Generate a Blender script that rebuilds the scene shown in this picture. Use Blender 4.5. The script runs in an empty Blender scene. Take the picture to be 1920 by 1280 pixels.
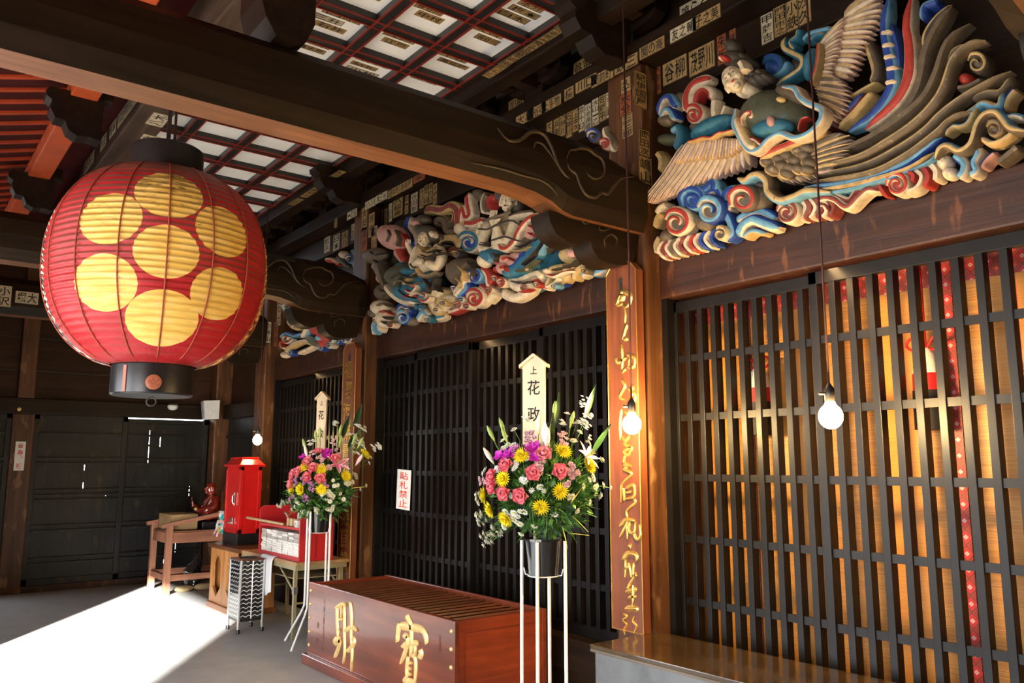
import bpy, bmesh, math, random
from math import sin, cos, pi, radians, sqrt, atan2
from mathutils import Vector, Matrix, noise
random.seed(7)
SC = bpy.context.scene
COL = SC.collection

# ------------------------------------------------------------------ camera
FPX = 1527.0                       # focal length in pixels of the 1920 x 1280 frame
PITCH, YAW, EYE = radians(8.53), radians(37.7), 1.5
FW = Vector((sin(YAW)*cos(PITCH), cos(YAW)*cos(PITCH), sin(PITCH)))
RT = Vector((cos(YAW), -sin(YAW), 0))
UP = RT.cross(FW)
cam_data = bpy.data.cameras.new('camera')
cam_data.sensor_width = 36.0
cam_data.lens = FPX/1920*36
cam_data.clip_start = 0.05
camera = bpy.data.objects.new('camera', cam_data)
COL.objects.link(camera)
camera.matrix_world = Matrix(((RT.x, UP.x, -FW.x, 0), (RT.y, UP.y, -FW.y, 0), (RT.z, UP.z, -FW.z, EYE), (0, 0, 0, 1)))
SC.camera = camera

# ------------------------------------------------------------------ world, sun, exposure
SC.view_settings.view_transform = 'Standard'
SC.view_settings.look = 'None'
SC.view_settings.gamma = 1.0
SC.view_settings.use_curve_mapping = False
SC.view_settings.exposure = 0.5
world = bpy.data.worlds.new('sky'); SC.world = world
world.use_nodes = True
wn = world.node_tree
bg = wn.nodes['Background']
sky = wn.nodes.new('ShaderNodeTexSky')
sky.sky_type = 'HOSEK_WILKIE'
sky.turbidity = 3.0
sky.ground_albedo = 0.4
SUN_AZ = radians(33.5)             # the way the light travels, from +y towards +x
SUN_EL = radians(14.5)
sun_from = Vector((-sin(SUN_AZ)*cos(SUN_EL), -cos(SUN_AZ)*cos(SUN_EL), sin(SUN_EL)))
sky.sun_direction = sun_from
mixw = wn.nodes.new('ShaderNodeMixRGB'); mixw.inputs[0].default_value = 0.55
mixw.inputs[2].default_value = (0.94, 0.98, 1.06, 1)
wn.links.new(sky.outputs[0], mixw.inputs[1]); wn.links.new(mixw.outputs[0], bg.inputs[0])
bg.inputs[1].default_value = 13.0
sun_data = bpy.data.lights.new('sun', 'SUN')
sun_data.energy = 42.0
sun_data.angle = radians(0.9)
sun_data.color = (1.0, 0.96, 0.90)
sun = bpy.data.objects.new('sun', sun_data); COL.objects.link(sun)
sun.rotation_euler = (-sun_from).to_track_quat('-Z', 'Y').to_euler()
sun.location = (-8, -8, 6)
sun['kind'] = 'helper'
BULB_POWER = 600.0
for _y0, _y1, _e in ((1.1, 3.25, 9.0), (3.65, 6.85, 9.0), (7.25, 9.4, 3.0)):   # strip lamps of the inner hall, tucked up behind the lintels
    _l = bpy.data.lights.new('strip_lamp', 'AREA'); _l.shape = 'RECTANGLE'; _l.size = _y1-_y0; _l.size_y = .05
    _l.energy = _e; _l.color = (1.0, .62, .28)
    _o = bpy.data.objects.new('strip_lamp', _l); COL.objects.link(_o); _o['kind'] = 'helper'
    _o.location = (3.875, (_y0+_y1)/2, 2.575)
    _o.rotation_euler = Vector((.5, 0, -.866)).to_track_quat('-Z', 'X').to_euler()

# ------------------------------------------------------------------ pixels of the photograph to points on real planes
EYEV = Vector((0, 0, EYE))
def ray(px, py): return FW*FPX + RT*(px-960) + UP*(640-py)
def onx(px, py, X): r = ray(px, py); return r*(X/r.x) + EYEV
def ony(px, py, Y): r = ray(px, py); return r*(Y/r.y) + EYEV
def onz(px, py, Z): r = ray(px, py); return r*((Z-EYE)/r.z) + EYEV
def crop(ox, oy, s): return lambda x, y: (ox+x/s, oy+y/s)
W = 3.75                            # plane of the lattice wall

# ------------------------------------------------------------------ materials
MATS = {}
def newmat(name):
    m = bpy.data.materials.new(name); m.use_nodes = True
    return m, m.node_tree, m.node_tree.nodes['Principled BSDF']
def lin(c):
    return tuple((x/12.92 if x <= .04045 else ((x+.055)/1.055)**2.4) for x in c)
def ramp(nt, stops):
    r = nt.nodes.new('ShaderNodeValToRGB')
    e = r.color_ramp.elements
    while len(e) < len(stops): e.new(0.5)
    for k, (p, c) in enumerate(stops):
        e[k].position = p; e[k].color = (*c, 1)
    return r
def coords(nt, scale, kind='Object'):
    tc = nt.nodes.new('ShaderNodeTexCoord'); mp = nt.nodes.new('ShaderNodeMapping')
    mp.inputs['Scale'].default_value = scale
    nt.links.new(tc.outputs[kind], mp.inputs[0])
    return mp.outputs[0]
def noise_tex(nt, vec, scale, detail=4, rough=.55, dist=0):
    n = nt.nodes.new('ShaderNodeTexNoise')
    n.inputs['Scale'].default_value = scale; n.inputs['Detail'].default_value = detail
    n.inputs['Roughness'].default_value = rough; n.inputs['Distortion'].default_value = dist
    nt.links.new(vec, n.inputs['Vector'])
    return n
def bump(nt, b, h, strength, dist=.01):
    bn = nt.nodes.new('ShaderNodeBump'); bn.inputs['Strength'].default_value = strength
    bn.inputs['Distance'].default_value = dist
    nt.links.new(h, bn.inputs['Height']); nt.links.new(bn.outputs[0], b.inputs['Normal'])
def wood(name, dark, light, axis='y', fine=1.0, rough=.5, wear=None, spec=.4, coat=0, stretch=.06):
    if name in MATS: return MATS[name]
    m, nt, b = newmat(name)
    s = [9*fine]*3; s['xyz'.index(axis)] = 9*fine*stretch
    v = coords(nt, s)
    n = noise_tex(nt, v, 1.6, 6, .6, .8)
    r = ramp(nt, [(.3, dark), (.55, tuple((a+c)/2 for a, c in zip(dark, light))), (.72, light)])
    nt.links.new(n.outputs[0], r.inputs[0])
    out = r.outputs[0]
    big = noise_tex(nt, coords(nt, (1.3, 1.3, 1.3)), 1.5, 3)
    mx = nt.nodes.new('ShaderNodeMixRGB'); mx.blend_type = 'MULTIPLY'; mx.inputs[0].default_value = .55
    rb = ramp(nt, [(.35, (.55, .5, .45)), (.65, (1.15, 1.1, 1.05))])
    nt.links.new(big.outputs[0], rb.inputs[0]); nt.links.new(out, mx.inputs[1]); nt.links.new(rb.outputs[0], mx.inputs[2])
    out = mx.outputs[0]
    if wear:
        wv = [7]*3; wv['xyz'.index(axis)] = 5
        w = noise_tex(nt, coords(nt, (5, 9, 2.2)), 2.0, 3, .5)
        rw = ramp(nt, [(.60, (0, 0, 0)), (.68, (.75, .75, .75))])
        nt.links.new(w.outputs[0], rw.inputs[0])
        mw = nt.nodes.new('ShaderNodeMixRGB'); mw.inputs[2].default_value = (*wear, 1)
        nt.links.new(rw.outputs[0], mw.inputs[0]); nt.links.new(out, mw.inputs[1]); out = mw.outputs[0]
    nt.links.new(out, b.inputs['Base Color'])
    b.inputs['Roughness'].default_value = rough
    b.inputs['Specular IOR Level'].default_value = spec
    b.inputs['Coat Weight'].default_value = coat; b.inputs['Coat Roughness'].default_value = .12
    bump(nt, b, n.outputs[0], .25, .01)
    MATS[name] = m
    return m
def paint(name, col, rough=.5, spec=.5, var=.15, vscale=14, metal=0, coat=0, bumpy=0, aged=None):
    if name in MATS: return MATS[name]
    m, nt, b = newmat(name)
    v = coords(nt, (1, 1, 1))
    n = noise_tex(nt, v, vscale, 5, .6)
    lo = tuple(c*(1-var) for c in col); hi = tuple(min(1, c*(1+var)) for c in col)
    st = [(.3, lo), (.7, hi)]
    if aged: st = [(.30, lo), (.55, hi), (.62, hi), (.70, aged)]
    r = ramp(nt, st)
    nt.links.new(n.outputs[0], r.inputs[0]); nt.links.new(r.outputs[0], b.inputs['Base Color'])
    b.inputs['Roughness'].default_value = rough; b.inputs['Specular IOR Level'].default_value = spec
    b.inputs['Metallic'].default_value = metal; b.inputs['Coat Weight'].default_value = coat
    if bumpy: bump(nt, b, n.outputs[0], bumpy, .01)
    MATS[name] = m
    return m
def glow(name, col, strength):
    if name in MATS: return MATS[name]
    m, nt, b = newmat(name)
    b.inputs['Base Color'].default_value = (*col, 1)
    b.inputs['Emission Color'].default_value = (*col, 1); b.inputs['Emission Strength'].default_value = strength
    MATS[name] = m
    return m

# ------------------------------------------------------------------ mesh builder
class MB:
    def __init__(s): s.v, s.f, s.m, s.mats = [], [], [], []
    def mi(s, mat):
        if mat not in s.mats: s.mats.append(mat)
        return s.mats.index(mat)
    def add(s, vs, fs, mat):
        o = len(s.v); k = s.mi(mat)
        s.v += [Vector(v) for v in vs]
        for f in fs: s.f.append([i+o for i in f]); s.m.append(k)
        return s
    def box(s, x0, x1, y0, y1, z0, z1, mat):
        v = [(x, y, z) for x in (x0, x1) for y in (y0, y1) for z in (z0, z1)]
        return s.add(v, [(0, 1, 3, 2), (4, 6, 7, 5), (0, 4, 5, 1), (2, 3, 7, 6), (0, 2, 6, 4), (1, 5, 7, 3)], mat)
    def bbox(s, x0, x1, y0, y1, z0, z1, mat, b=.006):
        """a box whose edges are bevelled"""
        bm = bmesh.new(); bmesh.ops.create_cube(bm, size=1)
        for v in bm.verts: v.co = ((x0+x1)/2+v.co.x*(x1-x0), (y0+y1)/2+v.co.y*(y1-y0), (z0+z1)/2+v.co.z*(z1-z0))
        bmesh.ops.bevel(bm, geom=bm.edges[:], offset=b, segments=2, profile=.6, affect='EDGES')
        return s.addbm(bm, mat)
    def addbm(s, bm, mat):
        bm.verts.index_update()
        s.add([v.co.copy() for v in bm.verts], [[v.index for v in f.verts] for f in bm.faces], mat); bm.free()
        return s
    def bar(s, a, b, w, h, mat, up=Vector((0, 0, 1))):
        a, b = Vector(a), Vector(b); t = (b-a).normalized()
        if abs(t.dot(up)) > .98: up = Vector((0, 1, 0))
        sd = t.cross(up).normalized(); u = sd.cross(t)
        vs = [p+sd*(i*w/2)+u*(j*h/2) for p in (a, b) for i, j in ((-1, -1), (1, -1), (1, 1), (-1, 1))]
        return s.add(vs, [(3, 2, 1, 0), (4, 5, 6, 7), (0, 1, 5, 4), (1, 2, 6, 5), (2, 3, 7, 6), (3, 0, 4, 7)], mat)
    def tube(s, path, r, mat, seg=8, cap=True):
        path = [Vector(p) for p in path]; n = len(path)
        rs = r if isinstance(r, (list, tuple)) else [r]*n
        t0 = (path[1]-path[0]).normalized()
        a = Vector((0, 0, 1)) if abs(t0.z) < .9 else Vector((1, 0, 0))
        sd = t0.cross(a).normalized(); vs = []
        for i, p in enumerate(path):
            t = (path[min(i+1, n-1)]-path[max(i-1, 0)]).normalized()
            sd = (sd - t*sd.dot(t)).normalized(); u = t.cross(sd)
            vs += [p+(sd*cos(2*pi*k/seg)+u*sin(2*pi*k/seg))*rs[i] for k in range(seg)]
        fs = [(i*seg+k, i*seg+(k+1) % seg, (i+1)*seg+(k+1) % seg, (i+1)*seg+k) for i in range(n-1) for k in range(seg)]
        if cap: fs += [tuple(range(seg-1, -1, -1)), tuple(range((n-1)*seg, n*seg))]
        return s.add(vs, fs, mat)
    def lathe(s, prof, c, mat, seg=32, axis=(0, 0, 1), capped=True):
        """prof: (radius, height) pairs; mat may be a list, one per ring"""
        ax = Vector(axis).normalized(); q = Vector((0, 0, 1)).rotation_difference(ax); c = Vector(c)
        vs = [c+q @ Vector((r*cos(2*pi*k/seg), r*sin(2*pi*k/seg), h)) for r, h in prof for k in range(seg)]
        n = len(prof)
        for i in range(n-1):
            pass
        o = len(s.v); s.v += vs
        for i in range(n-1):
            k2 = s.mi(mat[i] if isinstance(mat, list) else mat)
            for k in range(seg):
                s.f.append([o+i*seg+k, o+i*seg+(k+1) % seg, o+(i+1)*seg+(k+1) % seg, o+(i+1)*seg+k]); s.m.append(k2)
        if capped:
            m0 = s.mi(mat[0] if isinstance(mat, list) else mat); m1 = s.mi(mat[-1] if isinstance(mat, list) else mat)
            s.f.append([o+k for k in range(seg-1, -1, -1)]); s.m.append(m0)
            s.f.append([o+(n-1)*seg+k for k in range(seg)]); s.m.append(m1)
        return s
    def ball(s, c, r, mat, nu=14, nv=9, rot=None):
        """ellipsoid; r is a radius or three"""
        r = (r, r, r) if not isinstance(r, (tuple, list)) else r
        c = Vector(c); vs = []; fs = []
        for j in range(1, nv):
            th = pi*j/nv
            for i in range(nu):
                p = Vector((r[0]*sin(th)*cos(2*pi*i/nu), r[1]*sin(th)*sin(2*pi*i/nu), r[2]*cos(th)))
                vs.append(c+(rot @ p if rot else p))
        for p in (Vector((0, 0, r[2])), Vector((0, 0, -r[2]))): vs.append(c+(rot @ p if rot else p))
        t, bt = len(vs)-2, len(vs)-1
        for j in range(nv-2):
            for i in range(nu): fs.append((j*nu+i, (j+1)*nu+i, (j+1)*nu+(i+1) % nu, j*nu+(i+1) % nu))
        for i in range(nu):
            fs.append((t, i, (i+1) % nu)); fs.append((bt, (nv-2)*nu+(i+1) % nu, (nv-2)*nu+i))
        return s.add(vs, fs, mat)
    def prism(s, poly, ext, mat):
        """closed polygon of 3-D points pushed along ext"""
        poly = [Vector(p) for p in poly]; n = len(poly); ext = Vector(ext)
        vs = poly+[p+ext for p in poly]
        fs = [tuple(range(n)), tuple(range(2*n-1, n-1, -1))]+[(i, i+n, (i+1) % n+n, (i+1) % n) for i in range(n)]
        return s.add(vs, fs, mat)
    def glyphs(s, text, o, u, v, n, w, h, mat, vertical=False, lift=.0015, depth=0, gap=1.06):
        """lettering fitted into w x h about the point o; u, v, n: reading direction, up, outwards"""
        o, u, v, n = Vector(o), Vector(u), Vector(v), Vector(n); k = len(text)
        for i, ch in enumerate(text):
            if ch == ' ': continue
            vs, fs = glyph(ch)
            if vertical: cw, chh = w, h/k; cx, cy = 0, h/2-(i+.5)*chh
            else: cw, chh = w/k, h; cx, cy = -w/2+(i+.5)*cw, 0
            cw /= gap; chh /= gap
            pts = [o+u*(cx+(x-.5)*cw)+v*(cy+(y-.5)*chh)+n*(lift+depth) for x, y in vs]
            s.add(pts, fs, mat)
            if depth:
                ed = {}
                for f in fs:
                    for a, b in zip(f, f[1:]+f[:1]):
                        ed[(a, b)] = 1
                rim = [(a, b) for a, b in ed if (b, a) not in ed]
                base = [p-n*depth for p in pts]
                s.add(pts+base, [(a, a+len(pts), b+len(pts), b) for a, b in rim], mat)
        return s
    def build(s, name, parent=None, smooth=None, kind=None, sub=0, remesh=0):
        me = bpy.data.meshes.new(name)
        off = parent_loc(parent)
        me.from_pydata([v-off for v in s.v], [], s.f)
        for m in s.mats: me.materials.append(m)
        me.polygons.foreach_set('material_index', s.m)
        bm = bmesh.new(); bm.from_mesh(me); bmesh.ops.recalc_face_normals(bm, faces=bm.faces); bm.to_mesh(me); bm.free()
        if smooth:
            me.polygons.foreach_set('use_smooth', [True]*len(me.polygons))
            if smooth is not True: me.set_sharp_from_angle(angle=radians(smooth))
        me.update()
        ob = bpy.data.objects.new(name, me); COL.objects.link(ob)
        if parent: ob.parent = parent
        if kind: ob['kind'] = kind
        if remesh:
            rm = ob.modifiers.new('skin', 'REMESH'); rm.mode = 'VOXEL'; rm.voxel_size = remesh; rm.use_smooth_shade = True
            sm = ob.modifiers.new('soft', 'SMOOTH'); sm.iterations = 3; sm.factor = .5
        if sub:
            sd = ob.modifiers.new('sub', 'SUBSURF'); sd.levels = sub; sd.render_levels = sub
        return ob
def parent_loc(p):
    o = Vector((0, 0, 0))
    while p is not None: o = o+Vector(p.location); p = p.parent
    return o
GL = {}
def glyph(ch):
    if ch not in GL:
        c = bpy.data.curves.new('g', 'FONT'); c.body = ch; c.size = 1; c.resolution_u = 2; c.offset = .012
        o = bpy.data.objects.new('g', c); COL.objects.link(o)
        bpy.context.view_layer.update()
        me = o.to_mesh()
        vs = [(v.co.x, v.co.y) for v in me.vertices]; fs = [list(p.vertices) for p in me.polygons]
        o.to_mesh_clear()
        x0, x1 = min(v[0] for v in vs), max(v[0] for v in vs); y0, y1 = min(v[1] for v in vs), max(v[1] for v in vs)
        sx, sy = max(x1-x0, .35), max(y1-y0, .35)
        vs = [(.5+(x-(x0+x1)/2)/sx*.94, .5+(y-(y0+y1)/2)/sy*.94) for x, y in vs]
        bpy.data.objects.remove(o); bpy.data.curves.remove(c)
        GL[ch] = (vs, fs)
    return GL[ch]
def smooth_path(pts, k=6):
    pts = [Vector(p) for p in pts]
    if len(pts) < 3:
        return [pts[0].lerp(pts[-1], i/k) for i in range(k+1)]
    out = []; P = [pts[0]*2-pts[1]]+pts+[pts[-1]*2-pts[-2]]
    for i in range(1, len(P)-2):
        a, b, c, d = P[i-1:i+3]
        for j in range(k):
            t = j/k
            out.append(((b*2)+(c-a)*t+(a*2-b*5+c*4-d)*t*t+(b*3-a-c*3+d)*t**3)*.5)
    out.append(pts[-1])
    return out
def thing(name, label, cat, loc=(0, 0, 0), group=None):
    o = bpy.data.objects.new(name, None); COL.objects.link(o); o.location = loc
    o.empty_display_size = .1
    o['label'] = label; o['category'] = cat
    if group: o['group'] = group
    return o
def tag(o, label, cat, group=None):
    o['label'] = label; o['category'] = cat
    if group: o['group'] = group
    return o
def plabel(o, label): o['label'] = label; return o

NX, NY = Vector((-1, 0, 0)), Vector((0, -1, 0))
FACE_X = (Vector((0, -1, 0)), Vector((0, 0, 1)), NX)      # surfaces turned to -x: u, v, n
FACE_Y = (Vector((1, 0, 0)), Vector((0, 0, 1)), NY)       # surfaces turned to -y
FACE_D = (Vector((1, 0, 0)), Vector((0, -1, 0)), Vector((0, 0, -1)))  # undersides

# ------------------------------------------------------------------ palette
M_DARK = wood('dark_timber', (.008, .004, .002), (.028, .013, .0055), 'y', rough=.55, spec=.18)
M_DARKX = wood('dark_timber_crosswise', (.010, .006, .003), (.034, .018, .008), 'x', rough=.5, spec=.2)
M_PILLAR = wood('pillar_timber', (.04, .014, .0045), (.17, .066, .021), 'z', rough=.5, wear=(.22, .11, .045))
M_NAGE = wood('tie_timber', (.016, .0048, .0022), (.060, .018, .0065), 'y', rough=.5, wear=(.13, .045, .014))
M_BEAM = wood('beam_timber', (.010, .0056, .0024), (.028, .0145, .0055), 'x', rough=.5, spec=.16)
M_BEAMB = wood('beam_soffit_lit', (.10, .034, .010), (.24, .09, .03), 'x', rough=.45)  # underside coloured lighter than the beam, standing for light falling on it
M_PLANK = wood('plank_timber', (.018, .007, .003), (.06, .024, .010), 'x', rough=.5, spec=.2)
M_LATT = paint('lattice_paint', (.0065, .0055, .005), .38, .22, .3, 9)
M_BLACK = paint('black_paint', (.012, .012, .013), .35, .5, .3)
M_BDOOR = wood('blackened_boards', (.006, .0068, .0072), (.020, .021, .020), 'z', rough=.45, wear=(.045, .036, .018), spec=.3)
M_CONC = paint('concrete', (.42, .43, .425), .5, .4, .10, 5, bumpy=.05)
M_INK = paint('ink', (.008, .007, .006), .6, .3, .1)
M_SLIP = paint('aged_paper', (.30, .185, .07), .7, .2, .3, 30)
M_SLIPW = paint('pale_paper', (.46, .37, .24), .7, .2, .2, 30)
M_SLIPR = paint('rusty_paper', (.24, .065, .022), .7, .2, .3, 30)
M_WHITEP = paint('white_panel', (.90, .885, .84), .6, .3, .06, 3)
M_RED = paint('red_line', (.20, .016, .008), .5, .4, .2)
M_GOLD = paint('gold_leaf', (.80, .50, .13), .28, .6, .25, 25, metal=.85)
M_GOLDP = paint('gold_paint', (.78, .53, .20), .36, .5, .15, 25, metal=.35)

# ================================================================== the setting
def struct(name, mb, parent=None, **k): return mb.build(name, parent, kind='structure', **k)
YB, YF = -1.6, 11.35               # added wall behind the camera, far wall
PILLAR_Y = {'a': 9.6, 'b': 7.05, 'c': 3.45, 'd': .9}

g = MB(); g.box(-40, 40, -40, 45, -.3, -.16, paint('ground_gravel', (.42, .39, .34), .8, .2, .2, 3)); struct('ground', g)
fl = MB(); fl.box(-3.4, 5.2, YB-.1, YF+.12, -.16, 0, M_CONC); struct('floor', fl)
wb = MB(); wb.box(-3.55, 5.0, YB-.12, YB, -.16, 4.7, M_PLANK); struct('sun_blocking_wall_back', wb)  # unseen wall, added to block the sun right of the floor patch
wl = MB(); wl.box(-.45, -.36, 6.25, YF, 0, 3.4, M_PLANK); struct('sun_blocking_wall_left', wl)  # unseen wall, added to cut off the sun beyond the floor patch
rf = MB(); rf.box(1.0, 5.0, YB, YF+.2, 4.62, 4.7, M_DARK); struct('roof', rf)

# pillars of the hall front
for key, y in PILLAR_Y.items():
    p = MB(); p.bbox(3.57, 3.93, y-.15, y+.15, 0, 4.0, M_PILLAR, .02)
    struct('pillar', p)
p = MB(); p.bbox(3.55, 3.93, 11.12, 11.34, 0, 4.0, M_PILLAR, .02); struct('pillar', p)
for y in (3.45, 7.05):
    p = MB(); p.bbox(-2.95, -2.65, y-.15, y+.15, 0, 3.2, M_PILLAR, .02); struct('pillar', p)

# tie beams over the doors, sills under them
BAYS = [(7.2, 9.45), (3.6, 6.9), (1.05, 3.3), (-1.5, .75)]
for y0, y1 in BAYS:
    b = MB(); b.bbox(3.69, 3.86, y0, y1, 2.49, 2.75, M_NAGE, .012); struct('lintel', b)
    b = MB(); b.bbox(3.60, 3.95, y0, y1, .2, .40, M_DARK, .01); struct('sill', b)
    b = MB(); b.box(3.66, 3.9, y0, y1, 0, .2, M_DARK); struct('baseboard', b)
    b = MB(); b.box(3.94, 3.97, y0, y1, 2.75, 3.78, M_BLACK); struct('trim_1', b)
    b = MB()
    for e in (y0, y1-.045): b.box(3.70, 3.82, e, e+.045, .40, 2.49, M_LATT)
    struct('trim_2', b)

# sliding lattice doors
RAILS = [.72, 1.07, 1.42, 1.77, 2.12]
def lattice_door(idx, y0, y1, x, nbar):
    fr = MB(); w = .045
    for e in (y0, y1-w): fr.bbox(x, x+.045, e, e+w, .40, 2.47, M_LATT, .003)
    fr.bbox(x, x+.045, y0, y1, 2.405, 2.47, M_LATT, .003); fr.bbox(x, x+.045, y0, y1, .40, .47, M_LATT, .003)
    fo = struct('door_%d' % idx, fr)
    lt = MB(); pitch = (y1-y0-w)/(nbar+1)
    for i in range(nbar):
        yc = y0+w/2+pitch*(i+1); lt.bbox(x+.004, x+.062, yc-.0175, yc+.0175, .45, 2.42, M_LATT, .002)
    for z in RAILS: lt.box(x+.012, x+.03, y0+.02, y1-.02, z-.02, z+.02, M_LATT)
    lt.build('lattice', fo, kind='structure')
k = 1
for y0, y1, x, n in ((2.28, 3.28, 3.76, 9), (1.07, 2.31, 3.71, 11),
                     (6.18, 6.88, 3.76, 6), (5.33, 6.22, 3.71, 8), (4.44, 5.34, 3.76, 8), (3.62, 4.48, 3.71, 8),
                     (8.3, 9.42, 3.76, 10), (7.22, 8.34, 3.71, 10), (-.4, .74, 3.74, 10)):
    lattice_door(k, y0, y1, x, n); k += 1

# upper timbers: header behind the carvings' top edge, plate above it
hd = MB()
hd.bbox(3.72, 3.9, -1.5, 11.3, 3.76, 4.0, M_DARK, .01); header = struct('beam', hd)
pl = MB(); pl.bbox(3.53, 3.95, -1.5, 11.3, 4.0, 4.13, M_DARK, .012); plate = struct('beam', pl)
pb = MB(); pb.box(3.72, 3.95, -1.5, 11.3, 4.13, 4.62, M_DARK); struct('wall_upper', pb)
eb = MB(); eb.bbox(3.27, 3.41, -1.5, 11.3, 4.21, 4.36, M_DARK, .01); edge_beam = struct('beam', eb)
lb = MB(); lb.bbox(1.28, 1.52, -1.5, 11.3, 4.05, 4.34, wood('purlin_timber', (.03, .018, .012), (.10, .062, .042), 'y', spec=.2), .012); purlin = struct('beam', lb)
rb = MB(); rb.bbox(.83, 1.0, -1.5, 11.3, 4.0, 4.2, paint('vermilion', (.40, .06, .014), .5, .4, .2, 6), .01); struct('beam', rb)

SLIPTXT = ['川勝', '高橋屋', '東都', '三升', '田中', '水分', '神田', '大吉', '小松', '山本', '江戸', '金子', '吉田', '本所', '花川', '千社', '納札', '石井', '中村', '梅本', '藤井', '松五郎', '清水屋', '谷久', '茂原川', '白木', '一富士', '長谷川']
rng = random.Random(3)
def slip(parent, c, u, v, n, w, h, text, vert, mat=None, border=True):
    m = MB(); c = Vector(c)
    P = lambda a, b, d: c+u*a+v*b+n*d
    mat = mat or rng.choice([M_SLIP, M_SLIP, M_SLIPW])
    q = [(-w/2, -h/2), (w/2, -h/2), (w/2, h/2), (-w/2, h/2)]
    m.prism([P(a, b, -.0006) for a, b in q], n*.0016, mat)
    m.glyphs(text, P(0, 0, .001), u, v, n, w*.86, h*.9, M_INK, vertical=vert, lift=.0006)
    if border:
        t = .004
        for a0, a1, b0, b1 in ((-w/2, w/2, h/2-t, h/2), (-w/2, w/2, -h/2, -h/2+t), (-w/2, -w/2+t, -h/2, h/2), (w/2-t, w/2, -h/2, h/2)):
            m.add([P(a0, b0, .0014), P(a1, b0, .0014), P(a1, b1, .0014), P(a0, b1, .0014)], [(0, 1, 2, 3)], M_INK)
    return m.build('paper_slip', parent)

# bracket blocks under the ceiling edge
M_BRK = wood('bracket_timber', (.009, .005, .003), (.028, .014, .007), 'y', spec=.15)
yy = -.9
while yy < 11.2:
    b = MB()
    b.bbox(3.56, 3.74, yy-.10, yy+.10, 4.13, 4.25, M_BRK, .012)
    prof = [(3.74, 4.24), (3.74, 4.33), (3.30, 4.33), (3.30, 4.26), (3.34, 4.22), (3.42, 4.20), (3.56, 4.20)]
    b.prism([(x, yy-.045, z) for x, z in prof], (0, .09, 0), M_BRK)
    prof = [(-.30, 4.33), (.30, 4.33), (.30, 4.28), (.25, 4.24), (.15, 4.22), (-.15, 4.22), (-.25, 4.24), (-.30, 4.28)]
    b.prism([(3.56, yy+a, z) for a, z in prof], (.09, 0, 0), M_BRK)
    for q in (-.24, 0, .24): b.bbox(3.545, 3.67, yy+q-.055, yy+q+.055, 4.33, 4.43, M_BRK, .008)
    for q in (-.2, .2): b.bbox(3.40, 3.50, yy+q-.05, yy+q+.05, 4.24, 4.33, M_BRK, .008)
    struct('bracket_beam', b)
    yy += .9 if abs(yy-.9) > .01 else .75
# carved noses of the brackets on the pillars
def nose(x0, x1, y, z0, z1, parent=None):
    b = MB(); L, H = x1-x0, z1-z0
    prof = [(1, 1), (.0, 1), (-.08, .9), (-.06, .78), (.04, .70), (.02, .52), (.12, .32), (.30, .30), (.38, .10), (.55, 0), (.75, .04), (1, .0)]
    b.prism([(x0+u*L, y-.075, z0+w*H) for u, w in prof], (0, .15, 0), M_BRK)
    return struct('bracket_beam', b)
def strut_block(y):
    b = MB(); prof = [(1.16, 4.06), (1.16, 3.56), (1.19, 3.46), (1.24, 3.385), (1.31, 3.355), (1.38, 3.40), (1.42, 3.50), (1.42, 4.06)]
    b.prism([(x, y-.13, z) for x, z in prof], (0, .26, 0), M_BRK); o = struct('bracket_beam', b)
    slip(o, (1.20, y-.131, 3.80), *FACE_Y, .07, .30, '長谷川金', True, M_SLIP); slip(o, (1.32, y-.131, 3.84), *FACE_Y, .10, .16, '飛田', True, M_SLIP)
for y in (.9, 3.45, 7.05, 9.6): nose(3.08, 3.56, y, 4.0, 4.32)
strut_block(3.45)
for y in (6.1, 8.1): nose(.71, 1.04, y, 3.72, 4.03)
for y in (6.1, 8.1):
    b = MB(); b.bbox(.95, 1.04, y-.05, y+.05, 4.0, 4.5, M_BRK, .006); b.bbox(.86, 1.10, y-.07, y+.07, 4.02, 4.12, M_BRK, .006); struct('bracket_beam', b)

# coffered ceiling
XR = [1.44, 1.885, 2.345, 2.80, 3.27]
YR = [-.66, -.22, .21, .64, 1.06, 1.49, 1.91, 2.33, 2.755, 3.18, 3.605, 4.03, 4.455, 4.885, 5.31, 5.74, 6.17, 6.62, 7.075, 7.575, 8.075, 8.55, 9.05, 9.55, 10.05, 10.55, 11.0]
M_RIB = paint('black_lacquer', (.016, .014, .013), .35, .5, .2)
rib = MB(); ZC = 4.33
for x in XR: rib.box(x-.04, x+.04, YR[0], YR[-1], ZC, ZC+.10, M_RIB)
for y in YR: rib.box(XR[0], XR[-1], y-.04, y+.04, ZC+.003, ZC+.10, M_RIB)
ceiling = struct('ceiling', rib)
ln = MB()
for x in XR:
    for s in (-1, 1): ln.box(x+s*.037-.006, x+s*.037+.006, YR[0], YR[-1], ZC-.006, ZC+.004, M_RED)
for y in YR:
    for s in (-1, 1): ln.box(XR[0], XR[-1], y+s*.037-.006, y+s*.037+.006, ZC-.005, ZC+.005, M_RED)
ln.build('red_edging', ceiling, kind='structure')
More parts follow.
